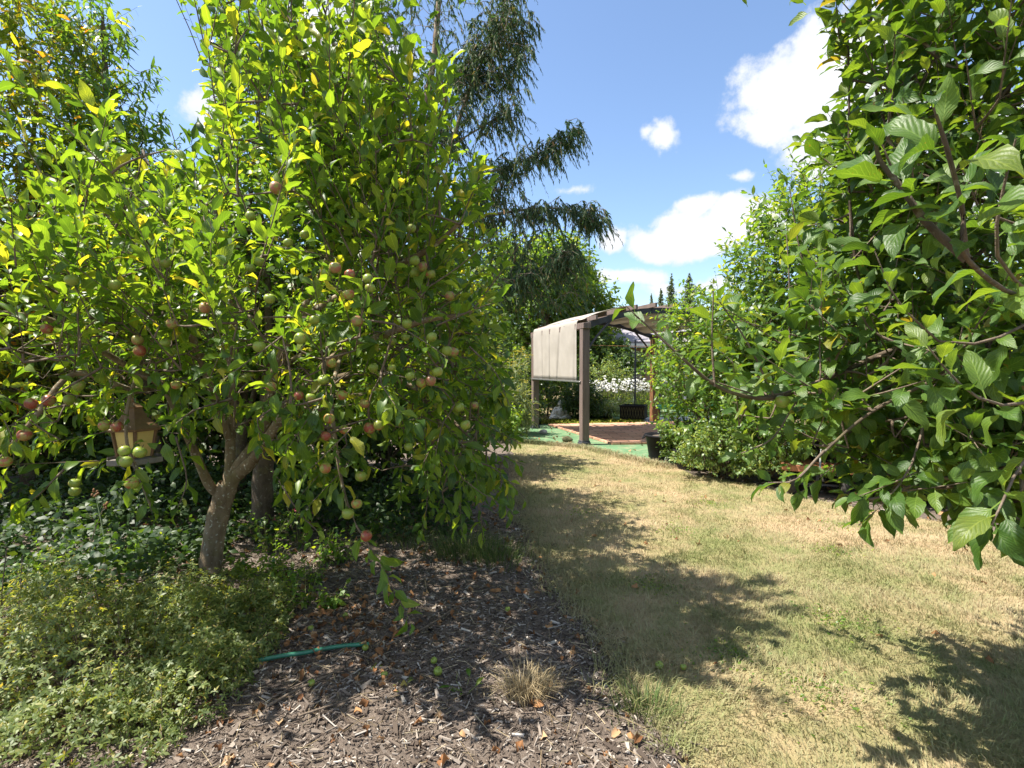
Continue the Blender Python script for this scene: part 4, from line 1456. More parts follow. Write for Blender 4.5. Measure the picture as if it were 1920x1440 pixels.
M['fennel_stem'] = simple_mat('fennel_stem', (.3, .36, .2), .6, .3, .2, 20, 0)
fennel((-.45, 10.6), 2.2, .0, 8, 'feathery fennel with pale stems nearest the front apple tree')
fennel((-.15, 11.8), 2.3, .06, 9, 'tall feathery fennel leaning towards the hanging cloth')
fennel((-.05, 14.0), 2.45, -.05, 7, 'fennel with flat yellow heads behind the left pergola post')
fennel((-.7, 12.2), 2.2, .0, 7, 'fennel clump deep among the bushes left of the pergola')

# right hand shrubs beyond the lawn
ys = Plant('tall_shrub', (5.0, 7.0, 0), 'tall sunlit yellow-green shrub rising behind the garden cart', 'shrub', 'bark_dark', 'shrub_leaf', 'shrub')
for k in range(9):
    th = rng.uniform(0, 6.28)
    tip = np.array([4.8 + 1.1 * math.cos(th), 6.9 + .8 * math.sin(th), rng.uniform(2.3, 3.6)])
    ys.limb([(5.0 + .2 * math.cos(th), 7.0, 0), (tip + np.array([5.0, 7.0, 0])) / 2 + np.array([.0, 0, .2]), tip], .04, .01)
wr = [(0, 1560, 0, 235, 99, 0), (0, 1470, 0, 285, 99, 0), (0, 1440, 0, 360, 99, 0), (0, 1390, 0, 430, 99, 0), (0, 1340, 0, 520, 99, 0), (0, 1215, 0, 800, 99, 0)]
ys.crown(1900, [ell((4.7, 6.8, 2.0), (1.75, 1.1, 2.0), 1.7), ell((5.6, 6.4, 2.6), (1.6, 1.1, 2.3), 1.2), ell((3.7, 6.7, 1.25), (.9, .8, 1.25), .9), ell((3.5, 6.9, 2.3), (.8, .7, 1.25), 1.0), ell((4.05, 6.9, 3.0), (.8, .7, 1.25), .8)], (.3, .65), 12, .125, .55, .6, .35, wins=wr, zmin=.25)
ys.finish(sep=300, sep_tpl='shrub_hi', sides=3)
ms = Plant('spreading_shrub', (3.1, 7.9, 0), 'spreading light green shrub between the black tub and the garden cart', 'shrub', 'bark_dark', 'shrub_leaf', 'shrub')
for k in range(7):
    th = rng.uniform(0, 6.28)
    tip = np.array([3.1 + .6 * math.cos(th), 7.8 + .5 * math.sin(th), rng.uniform(1.0, 2.0)])
    ms.limb([(3.1, 7.9, 0), (tip + np.array([3.1, 7.9, 0])) / 2, tip], .03, .008)
ms.crown(900, [ell((3.15, 7.8, 1.3), (.95, .7, 1.4), 1.3), ell((2.75, 8.2, 1.4), (.55, .5, 1.0), .6), ell((3.8, 7.4, 1.0), (.8, .6, 1.2), .8)], (.25, .5), 12, .11, .55, .55, .35, wins=wr)
ms.finish(sides=3)
shrub('low_shrub', 'low small leaved pale shrub at the lawn edge left of the garden cart', (2.88, 7.15, .3), (.55, .35, .36), 330, .042, 'pale_leaf', 'oval', (.15, .32), 15)
shrub('low_shrub', 'low leafy clump half hiding the black tub at the carpet corner', (2.72, 8.15, .26), (.34, .28, .3), 150, .05, 'ever_leaf', 'oval', (.15, .3), 13)
shrub('low_shrub', 'low small leaved pale shrub touching the front of the cart', (3.35, 6.75, .24), (.35, .25, .26), 150, .042, 'pale_leaf', 'oval', (.15, .3), 15)
shrub('laurel_shrub', 'dark glossy low shrub along the bed right of the cart', (4.75, 6.0, .5), (.75, .5, .6), 260, .11, 'dark_leaf', 'shrub', (.2, .45), 10)
shrub('laurel_shrub', 'dark glossy low shrub at the right end of the bed', (5.6, 5.55, .55), (.8, .5, .65), 240, .11, 'dark_leaf', 'shrub', (.2, .45), 10)
shrub('backing_shrub', 'deep green shrub filling the gap behind the tall yellow-green shrub', (6.9, 8.6, 1.9), (1.8, 1.0, 2.2), 420, .1, 'ever_leaf', 'oval', (.3, .6), 11)
shrub('backing_shrub', 'rough green shrub to the right of the bench', (5.2, 11.5, 1.2), (1.1, .9, 1.4), 330, .09, 'tree_leaf', 'oval', (.3, .6), 11)
shrub('backing_shrub', 'leafy bush beyond the concrete pad and bench', (6.0, 17.6, 1.3), (1.6, .9, 1.5), 330, .1, 'shrub_leaf', 'oval', (.3, .6), 11)
# ------------------------------------------------------------------ garden things
# seated laughing statue
so = np.array([1.42, 15.6, .0])
st = thing('statue', so, 'pale stone statue of a seated laughing bald monk with bare belly', 'statue')
mb = MB()
mb.ell(so + (0, .02, .10), (.23, .17, .11)).ell(so + (0, -.03, .20), (.15, .15, .14)).ell(so + (0, 0, .29), (.135, .11, .09))
for s in (-1, 1):
    mb.ell(so + (s * .17, -.08, .065), (.15, .10, .07), rot=np.array(Matrix.Rotation(s * .35, 3, 'Z')))
    mb.ell(so + (s * .145, 0, .295), (.06, .07, .07)).ell(so + (s * .195, -.01, .21), (.058, .075, .12), rot=np.array(Matrix.Rotation(-s * .35, 3, 'Y')))
    mb.ell(so + (s * .235, -.03, .11), (.06, .085, .10)).ell(so + (s * .17, -.14, .12), (.042, .045, .035)).ell(so + (s * .27, .0, .045), (.055, .1, .05))
    mb.ell(so + (s * .079, -.005, .445), (.014, .022, .045))
mb.ell(so + (0, -.10, .04), (.11, .07, .04))
mb.ell(so + (0, -.01, .47), (.074, .08, .088)).ell(so + (0, -.04, .435), (.066, .058, .05)).ell(so + (0, -.093, .455), (.013, .014, .016))
mb.ell(so + (0, 0, .37), (.055, .055, .06))
b = mb.build('body', M['statue'], st, smooth=True)
rm = b.modifiers.new('remesh', 'REMESH'); rm.mode = 'VOXEL'; rm.voxel_size = .008; rm.use_smooth_shade = True
sm = b.modifiers.new('smooth', 'SMOOTH'); sm.iterations = 2; sm.factor = .5
MB().tube([so + (-0.035, -0.092, 0.442), so + (-0.015, -0.103, 0.426), so + (0.015, -0.103, 0.426), so + (0.035, -0.092, 0.442)], .007, .007, 6).build('mouth', M['stone_dark'], st)
for s in (-1, 1):
    MB().tube([so + (s * .018, -.086, .486), so + (s * .032, -.081, .491), so + (s * .046, -.072, .484)], .0055, .0055, 5).build('eye', M['stone_dark'], st)
    mb = MB()
    for k in range(4):
        mb.tube([so + (s * (.10 + .025 * k), -.135 + .012 * k, .33 - .03 * k), so + (s * (.15 + .02 * k), -.14 + .02 * k, .2), so + (s * (.13 + .03 * k), -.17 + .02 * k, .1)], .012, .009, 6)
    mb.build('robe_fold', M['statue'], st, smooth=True)


def rock(name, c, r, mat, label, seed):
    bm = bmesh.new()
    bmesh.ops.create_icosphere(bm, subdivisions=3, radius=1)
    rr = random.Random(seed)
    ax = [(Vector((rr.uniform(-1, 1), rr.uniform(-1, 1), rr.uniform(-1, 1))).normalized(), rr.uniform(.72, .95)) for _ in range(9)]
    for v in bm.verts:
        for a, l in ax:
            d = v.co.dot(a)
            if d > l:
                v.co -= a * (d - l) * .85
        v.co = Vector((v.co.x * r[0], v.co.y * r[1], v.co.z * r[2]))
    me = bpy.data.meshes.new(name); bm.to_mesh(me); bm.free()
    me.polygons.foreach_set("use_smooth", [True] * len(me.polygons))
    o = link(name, me, mat); o.location = (c[0], c[1], .016 + r[2] * .72)
    return tag(o, label, 'stone')
g1, g2 = G(1019, 815), G(1064, 830)
rock('stone', g1, (.095, .085, .062), M['stone_light'], 'small pale rounded stone on the green carpet left of the post', 2)
rock('stone', g2, (.11, .08, .07), M['stone_dark'], 'dark angular stone on the green carpet beside the near post', 5)

# black tub with a plant, wire hoop
tb = G(1246, 862)
tub = thing('plant_tub', tb, 'wide black plastic tub of soil standing at the edge of the green carpet', 'plant tub')
mb = MB()
mb.lathe([(.24, .0), (.25, .03), (.3, .36), (.325, .37), (.33, .40), (.305, .405), (.29, .36), (.27, .34)], tb + np.array([0, 0, .016]), 28, cap=False)
mb.lathe([(.24, .0), (.02, .004)], tb + np.array([0, 0, .017]), 28, cap=False)
mb.build('tub', M['black'], tub, smooth=True)
MB().lathe([(.283, .35), (.2, .372), (.1, .38), (.01, .384)], tb + np.array([0, 0, .016]), 24, cap=False).build('soil', M['soil'], tub, smooth=True)
mb = MB()
for s in (-1, 1):
    mb.tube([tb + (s * .3, -.08, .42), tb + (s * .37, -.03, .36), tb + (s * .3, .06, .42)], .012, .012, 6)
mb.build('handle', M['black'], tub, smooth=True)
h0 = G(1238, 857) + np.array([-.02, -.12, 0])
ho = MB().tube([h0 + (0, 0, .02), h0 + (-.05, 0, .09), h0 + (-.03, 0, .17), h0 + (.03, .05, .3), h0 + (.10, .12, .6), h0 + (.19, .15, .92)], .009, .007, 6)
ho.tube([h0 + (0, 0, .02), h0 + (.05, 0, .06), h0 + (.06, .02, .18), h0 + (.03, .05, .3)], .009, .008, 6)
tag(ho.build('wire_hoop', M['pergola_dark'], None, smooth=True), 'bent dark wire hoop leaning on the front of the black tub', 'wire hoop')
t2 = G(1292, 880)
tub2 = thing('nursery_pot', t2, 'low black nursery pot half hidden by pale shrub leaves beside the tub', 'pot')
MB().lathe([(.17, 0), (.215, .24), (.235, .25), (.235, .28), (.21, .28), (.2, .23)], t2 + np.array([0, 0, .016]), 24, cap=False).build('pot', M['black'], tub2, smooth=True)
MB().lathe([(.203, .235), (.1, .245), (.01, .248)], t2 + np.array([0, 0, .016]), 20, cap=False).build('soil', M['soil'], tub2, smooth=True)
def small_plant(name, base, label, cat, n, h, size, leafm, tpl, spread=.5, nleaf=7, group=None, stem='green_twig', droop=.3, ang=55, jitter=.4):
    t = thing(name, base, label, cat, group)
    base = np.array(base)
    b = base + rng.normal(0, .012, (n, 3)) * np.array([1, 1, 0])
    th = np.arange(n) * 2.4 + rng.uniform(0, 6)
    d = nrm(np.stack([np.cos(th) * spread * rng.uniform(.3, 1, n), np.sin(th) * spread * rng.uniform(.3, 1, n), np.ones(n)], 1))
    pts = make_shoots(b, d, h * rng.uniform(.6, 1.1, n), 5, -.08)
    pts[:, :, 2] = np.maximum(pts[:, :, 2], .015)
    L = Leaves()
    for q in pts:
        shoot_leaves(L, q, nleaf, size, ang, droop, t0=.2, jitter=jitter)
    a_, R_, s_ = L.arrays()
    link('foliage', leaf_mesh('foliage', a_, R_, s_, TP[tpl], rng.uniform(0, 1, len(a_))), M[leafm], t, 'stuff')
    V, F = tubes(pts, np.tile(np.linspace(.0035, .0015, 5), (n, 1)), 4)
    link('stems', np_mesh('stems', V, F), M[stem], t, 'stuff')
    return t, pts
small_plant('potted_plant', tb + np.array([0, 0, .38]), 'leafy plant spilling over the rim of the black tub', 'plant', 16, .4, .07, 'weed_leaf', 'oval', 1.2, 10)
small_plant('potted_plant', t2 + np.array([0, 0, .25]), 'leafy plant in the low black nursery pot', 'plant', 14, .3, .06, 'pale_leaf', 'oval', 1.1, 10)

# garden cart
cg = G(1486, 929)
ct = thing('garden_cart', cg, 'flat garden cart with reddish board bed and dusty black tyres', 'cart')
cx = nrm(np.array([.93, -.37, 0])); cy = np.cross(UP, cx)
cw, cl = .52, .95
def cc(a, b, z): return cg + np.array([-.02, .05, 0]) + cx * a + cy * b + UP * z
MB().box(cc(.3, .42, .335), (cw + .18, cl, .03), cx, cy, .004).build('bed_board', M['red_board'], ct)
MB().box(cc(.3, -.072, .33), (cw + .2, .03, .07), cx, cy, .004).build('front_board', M['red_board'], ct)
MB().box(cc(-.06, .43, .33), (.03, cl, .06), cx, cy, .004).build('side_board', M['red_board'], ct)
for (a, b) in ((.03, .05), (.57, .05), (.03, .8), (.57, .8)):
    Rm = np.array(Matrix.Rotation(math.pi / 2, 3, 'Y'))
    B3 = np.stack([cx, cy, UP], 1)
    def wl(prof, seg=22):
        m_ = MB().lathe(prof, seg=seg, cap=False)
        m_.v = [tuple(B3 @ (Rm @ np.array(v)) + cc(a, b, .135)) for v in m_.v]
        return m_
    w = wl([(.07, -.045), (.115, -.045), (.132, -.03), (.135, 0), (.132, .03), (.115, .045), (.07, .045)]).build('wheel', M['rubber'], ct, smooth=True)
    wl([(.005, -.03), (.03, -.034), (.034, -.02), (.066, -.012), (.071, -.034), (.071, .034), (.066, .012), (.034, .02), (.03, .034), (.005, .03)]).build('rim', M['hub'], w, smooth=True)
for b in (.05, .8):
    MB().bar(cc(.0, b, .135), cc(.6, b, .135), .022, .022).bar(cc(.3, b - .02, .15), cc(.3, b + .02, .31), .03, .05).build('axle', M['pergola_dark'], ct)
MB().bar(cc(.3, .0, .28), cc(.3, .84, .28), .05, .04).build('frame_rail', M['pergola_dark'], ct)
MB().tube([cc(.34, -.1, .2), cc(.3, -.14, .35), cc(.33, -.02, .6), cc(.36, .1, .78)], .012, .012, 8).build('pull_handle', M['metal'], ct, smooth=True)
bk = cc(.42, .5, .35)
bu = thing('bucket', bk, 'black bucket standing on the garden cart bed', 'bucket')
MB().lathe([(.12, .0), (.155, .27), (.165, .275), (.165, .29), (.15, .29), (.115, .01), (.01, .008)], bk, 24, cap=False).build('bucket_shell', M['black'], bu, smooth=True)
MB().tube([bk + (-.155, 0, .27), bk + (-.11, -.05, .36), bk + (0, -.07, .4), bk + (.11, -.05, .36), bk + (.155, 0, .27)], .005, .005, 5).build('bail', M['metal'], bu)

# bird feeder
fc_ = P(252, 812, 2.95)
fd = thing('bird_feeder', fc_, 'hanging lantern shaped bird feeder with flared brown roof and cream panels', 'bird feeder')
def hexp(r, z, ph=.12):
    return [np.array([fc_[0] + r * math.cos(ph + k * math.pi / 3), fc_[1] + r * math.sin(ph + k * math.pi / 3), fc_[2] + z]) for k in range(6)]
MB().lathe([(.155, .02), (.158, .035), (.12, .062), (.085, .095), (.058, .14), (.05, .158), (.056, .166), (.04, .178), (.012, .2), (.003, .205)], fc_, 6, .12).build('roof', M['roof_brown'], fd)
MB().lathe([(.012, .2), (.018, .21), (.012, .222), (.004, .228)], fc_, 10).build('finial', M['roof_brown'], fd)
top, bot = hexp(.128, .018), hexp(.098, -.145)
for k in range(6):
    a, b, c, d = top[k], top[(k + 1) % 6], bot[(k + 1) % 6], bot[k]
    inw = nrm(fc_ - (a + b + c + d) / 4)
    m_ = MB()
    q = [a + (b - a) * .1, b - (b - a) * .1, c - (c - d) * .1, d + (c - d) * .1]
    V = q + [x + inw * .006 for x in q]
    m_.add(V, [(0, 1, 2, 3), (7, 6, 5, 4), (0, 4, 5, 1), (1, 5, 6, 2), (2, 6, 7, 3), (3, 7, 4, 0)])
    m_.build('panel', M['cream'], fd)
    MB().bar(a, d, .016, .016).build('corner_post', M['roof_brown'], fd)
MB().lathe([(.10, -.15), (.10, -.162), (.155, -.168), (.158, -.15), (.165, -.15), (.166, -.18), (.155, -.186), (.02, -.186)], fc_, 6, .12, cap=True).build('tray', M['grey_tray'], fd)
MB().lathe([(.118, .012), (.118, .022)], fc_, 6, .12).build('ceiling_plate', M['roof_brown'], fd)
MB().tube([fc_ + (0, 0, .22), fc_ + (.004, 0, .36), fc_ + (-.01, .0, .5)], .0025, .0025, 5).build('cord', M['twig'], fd)

fd.scale = (.88, .88, .88)

# hose end
hp = [G(528, 1250) + (0, 0, .055), G(575, 1243) + (0, 0, .055), G(630, 1231) + (0, 0, .052), G(692, 1223) + (0, 0, .045)]
hp = [G(380, 1262) + (0, 0, .04), G(460, 1258) + (0, 0, .045)] + hp
tag(MB().tube(hp, .0105, .0105, 10).build('garden_hose', M['hose'], None, smooth=True), 'length of green garden hose lying on the mulch', 'hose')
for pts, r, lb in (([G(500, 1345), G(560, 1310), G(620, 1282), G(645, 1270)], .006, 'long pale bent stick on the soil below the hose'),
                   ([G(520, 1320), G(590, 1288), G(650, 1268)], .004, 'thin tan stick crossing the soil just under the hose'),
                   ([G(560, 1362), G(620, 1342), G(675, 1322)], .005, 'grey lichen covered stick at the bottom edge of the mulch'),
                   ([G(725, 1225), G(800, 1190), G(860, 1150), G(905, 1140)], .006, 'slender grey stick under the hanging apple branch'),
                   ([G(1030, 1160), G(1045, 1145), G(1052, 1135)], .007, 'short pale forked stick near the lawn edge')):
    tag(MB().tube([q + (0, 0, r + .04) for q in pts], r, r * .6, 6).build('stick', M['twig'], None, smooth=True), lb, 'stick')

# ------------------------------------------------------------------ apple trees
WIN_FEED = (196, 310, 745, 885, 3.25, .45)
WIN_TRUNK = (372, 470, 850, 1095, 3.85, .04)
WIN_DARK = (680, 775, 800, 960, 9, .25)
WIN_SKY = [(222, 380, 0, 190, 99, .0), (235, 345, 0, 275, 99, .1), (925, 1500, 0, 235, 99, 0), (960, 1500, 0, 560, 99, 0), (800, 1500, 0, 70, 99, .25), (955, 1500, 560, 805, 99, 0), (985, 1500, 0, 1400, 99, 0), (720, 1500, 0, 110, 9, .2), (860, 1500, 0, 290, 9, .15), (930, 1500, 0, 420, 9, .3)]

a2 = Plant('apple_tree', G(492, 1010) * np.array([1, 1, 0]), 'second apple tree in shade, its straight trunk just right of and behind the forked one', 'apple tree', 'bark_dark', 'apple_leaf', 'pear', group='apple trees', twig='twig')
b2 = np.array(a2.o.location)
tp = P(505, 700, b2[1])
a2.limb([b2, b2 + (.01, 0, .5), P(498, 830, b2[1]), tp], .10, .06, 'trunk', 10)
for q in ([tp, P(450, 560, 4.9), P(380, 420, 5.0)], [tp, P(560, 560, 4.7), P(640, 430, 4.7)], [tp, P(620, 640, 4.6), P(740, 560, 4.5)], [tp, P(500, 500, 5.0), P(480, 330, 5.0)]):
    a2.limb(q, .045, .012)
a2.crown(760, [ell((-1.9, 4.9, 2.3), (1.3, .9, 1.3), 1.5), ell((-.95, 4.7, 1.9), (.7, .7, 1.0), .7), ell((-3.3, 5.0, 1.9), (1.0, .8, 1.2), .8), ell((-.55, 4.9, .95), (.5, .5, .6), .35)], (.3, .6), 12, .11, .5, .7, wins=WIN_SKY)
a2.finish(sides=3, wins=WIN_SKY)

a1 = Plant('apple_tree', G(394, 1094), 'leaning front apple tree with forked lichen speckled trunk and many apples', 'apple tree', 'bark', 'apple_leaf', 'apple', group='apple trees', twig='twig')
F_ = lambda x, y, d=3.7: P(x, y, d)
base1 = G(394, 1094) - np.array([0, 0, .05])
fk = F_(425, 912, 3.72)
a1.limb([base1, F_(396, 1050, 3.74), F_(405, 985, 3.73), F_(418, 935, 3.72), fk + np.array([.01, 0, .02])], .078, .068, 'trunk', 14, node=False)
a1.limb([F_(418, 935, 3.72), F_(445, 880, 3.7), F_(478, 835, 3.7), F_(500, 780, 3.68), F_(515, 700, 3.6), F_(560, 600, 3.45), F_(600, 520, 3.35), F_(640, 420, 3.2)], .056, .014, sides=12)
a1.limb([F_(418, 945, 3.71), F_(430, 890, 3.7), F_(432, 830, 3.72), F_(436, 740, 3.75), F_(440, 620, 3.7), F_(425, 500, 3.5), F_(400, 380, 3.4)], .042, .012, sides=12)
a1.limb([F_(408, 925, 3.7), F_(390, 905, 3.66), F_(362, 840, 3.55), F_(335, 780, 3.45), F_(306, 725, 3.4), F_(262, 700, 3.3), F_(160, 640, 3.1), F_(95, 600, 3.0), F_(0, 586, 2.85)], .034, .013, sides=10)
a1.limb([F_(445, 890, 3.69), F_(470, 868, 3.62), F_(490, 840, 3.55), F_(560, 740, 3.4), F_(640, 660, 3.2), F_(720, 628, 3.1), F_(800, 600, 3.0), F_(880, 590, 2.95)], .045, .012, sides=10)
a1.limb([F_(500, 780, 3.68), F_(600, 720, 3.7), F_(700, 700, 3.7), F_(800, 740, 3.6), F_(860, 800, 3.5)], .03, .01)
a1.limb([F_(306, 725, 3.4), F_(240, 730, 3.1), F_(140, 700, 2.9), F_(60, 790, 2.75), F_(8, 850, 2.7)], .022, .01)
a1.limb([F_(432, 830, 3.72), F_(330, 560, 3.3), F_(230, 440, 3.0), F_(150, 330, 2.9)], .026, .01)
a1.limb([F_(285, 640, 3.2), F_(262, 690, 2.95), F_(240, 760, 2.85), F_(238, 830, 2.8), F_(262, 890, 2.8), F_(285, 955, 2.8)], .012, .005)
a1.limb([F_(560, 600, 3.45), F_(700, 520, 3.1), F_(800, 470, 2.9), F_(860, 420, 2.8)], .028, .01)
a1.limb([F_(640, 660, 3.2), F_(622, 740, 2.9), F_(628, 820, 2.75), F_(640, 900, 2.7), F_(652, 950, 2.65)], .014, .007)

wins1 = WIN_SKY + [(0, 235, 0, 230, 99, .05), (0, 150, 0, 330, 99, .15), WIN_FEED, WIN_TRUNK, WIN_DARK, (0, 330, 900, 1400, 99, .10), (300, 640, 980, 1400, 99, .05)]
E1, E2, E3, E4 = ell((-1.35, 3.2, 2.15), (1.25, 1.0, 1.4), 1.7), ell((-.45, 3.45, 1.25), (.5, .6, .6), .5), ell((-2.55, 2.95, 1.75), (.9, .8, .9), .8), ell((-.75, 3.0, 1.6), (.75, .8, .7), .55)
a1.crown(960, [E1, E3, ell((-.6, 3.05, 2.5), (.5, .55, .75), .55), ell((-1.35, 3.3, 3.7), (.8, .6, .7), .3)], (.28, .65), 14, .105, .45, 1.0, .3, ang=44, keep=lambda p, t: (p[:, 2] > 1.45) & (t[:, 1] > 1.9) & ((p[:, 1] < 3.5) | (rng.uniform(0, 1, len(p)) < .5)), wins=wins1, droop=.0)
a1.crown(400, [(E2[0], E2[1], .9), E4, E3, ell((-1.6, 3.1, 1.25), (1.2, .7, .4), .8)], (.15, .38), 11, .098, .8, -.1, .45, keep=lambda p, t: (p[:, 2] < 1.75) & (t[:, 2] > .5) & (t[:, 1] > 2.0), wins=wins1, droop=.6)
# the long upright water shoots seen along the top and the right outline
for pts in ([(630, 440, 3.0), (640, 300, 2.9), (625, 60, 2.8)], [(680, 400, 2.9), (692, 250, 2.85), (690, 40, 2.8)], [(740, 320, 2.8), (760, 200, 2.75), (778, 90, 2.7)],
            [(860, 420, 2.8), (900, 300, 2.75), (942, 185, 2.7)], [(800, 470, 2.85), (835, 330, 2.8), (852, 240, 2.8)], [(560, 380, 3.0), (565, 200, 2.95), (548, 40, 2.9)],
            [(150, 390, 2.5), (190, 290, 2.45), (205, 200, 2.4)], [(140, 500, 2.4), (165, 360, 2.35), (200, 215, 2.3)], [(320, 430, 2.7), (250, 330, 2.65), (195, 270, 2.6)],
            [(420, 440, 2.7), (350, 330, 2.6), (320, 240, 2.6)], [(470, 420, 2.9), (430, 300, 2.8), (390, 210, 2.8)], [(620, 470, 2.7), (560, 340, 2.6), (530, 250, 2.6)],
            [(660, 480, 2.6), (600, 360, 2.5), (565, 270, 2.5)], [(420, 560, 2.5), (330, 440, 2.4), (210, 330, 2.35)], [(880, 590, 2.8), (940, 510, 2.7), (985, 440, 2.7)],
            [(770, 560, 2.7), (860, 500, 2.6), (940, 430, 2.55)], [(500, 640, 2.4), (440, 560, 2.3), (410, 500, 2.3)], [(30, 500, 2.3), (20, 400, 2.25), (0, 340, 2.2)],
            [(480, 230, 3.3), (490, 120, 3.3), (485, 20, 3.3)], [(410, 300, 3.3), (430, 150, 3.2), (440, 60, 3.2)], [(520, 300, 3.3), (530, 120, 3.2), (520, 0, 3.2)],
            [(820, 610, 2.6), (890, 580, 2.5), (950, 560, 2.5)], [(720, 240, 3.1), (725, 130, 3.1), (735, 40, 3.1)]):
    a1.shoot([P(*q) for q in pts], 17, .092, .005, .0018, 42, .12)
# hanging boughs
for pts, n, sz in (([(610, 780, 2.75), (630, 850, 2.7), (648, 930, 2.65), (668, 985, 2.62)], 17, .105), ([(668, 985, 2.62), (705, 1045, 2.6), (735, 1100, 2.58), (770, 1165, 2.55)], 20, .105),
                   ([(800, 690, 3.3), (830, 820, 3.1), (870, 900, 3.0), (940, 945, 2.95)], 24, .1), ([(780, 720, 3.4), (800, 850, 3.3), (800, 950, 3.25), (790, 1000, 3.2)], 26, .09),
                   ([(560, 700, 2.9), (545, 790, 2.75), (535, 880, 2.7)], 16, .105), ([(720, 690, 3.0), (750, 770, 2.9), (760, 830, 2.85)], 16, .1), ([(510, 880, 2.9), (560, 960, 2.85), (600, 1000, 2.8)], 13, .1),
                   ([(240, 850, 2.8), (262, 900, 2.75), (285, 960, 2.7)], 11, .1), ([(330, 800, 2.75), (300, 825, 2.7), (262, 830, 2.66), (225, 850, 2.62)], 9, .09), ([(150, 770, 2.7), (190, 780, 2.68), (225, 770, 2.66), (250, 790, 2.64)], 9, .085), ([(120, 880, 2.6), (70, 930, 2.55), (20, 960, 2.5)], 15, .1), ([(880, 650, 2.9), (930, 700, 2.85), (955, 760, 2.8)], 14, .095),
                   ([(870, 860, 3.2), (930, 880, 3.1), (985, 935, 3.05)], 14, .09), ([(330, 820, 2.8), (350, 900, 2.75), (330, 960, 2.7)], 9, .095), ([(880, 900, 3.4), (900, 960, 3.35), (905, 1010, 3.3)], 14, .09)):
    a1.shoot([P(*q) for q in pts], n, sz, .006, .002, 60, .55, sunny=.1, jitter=.5)

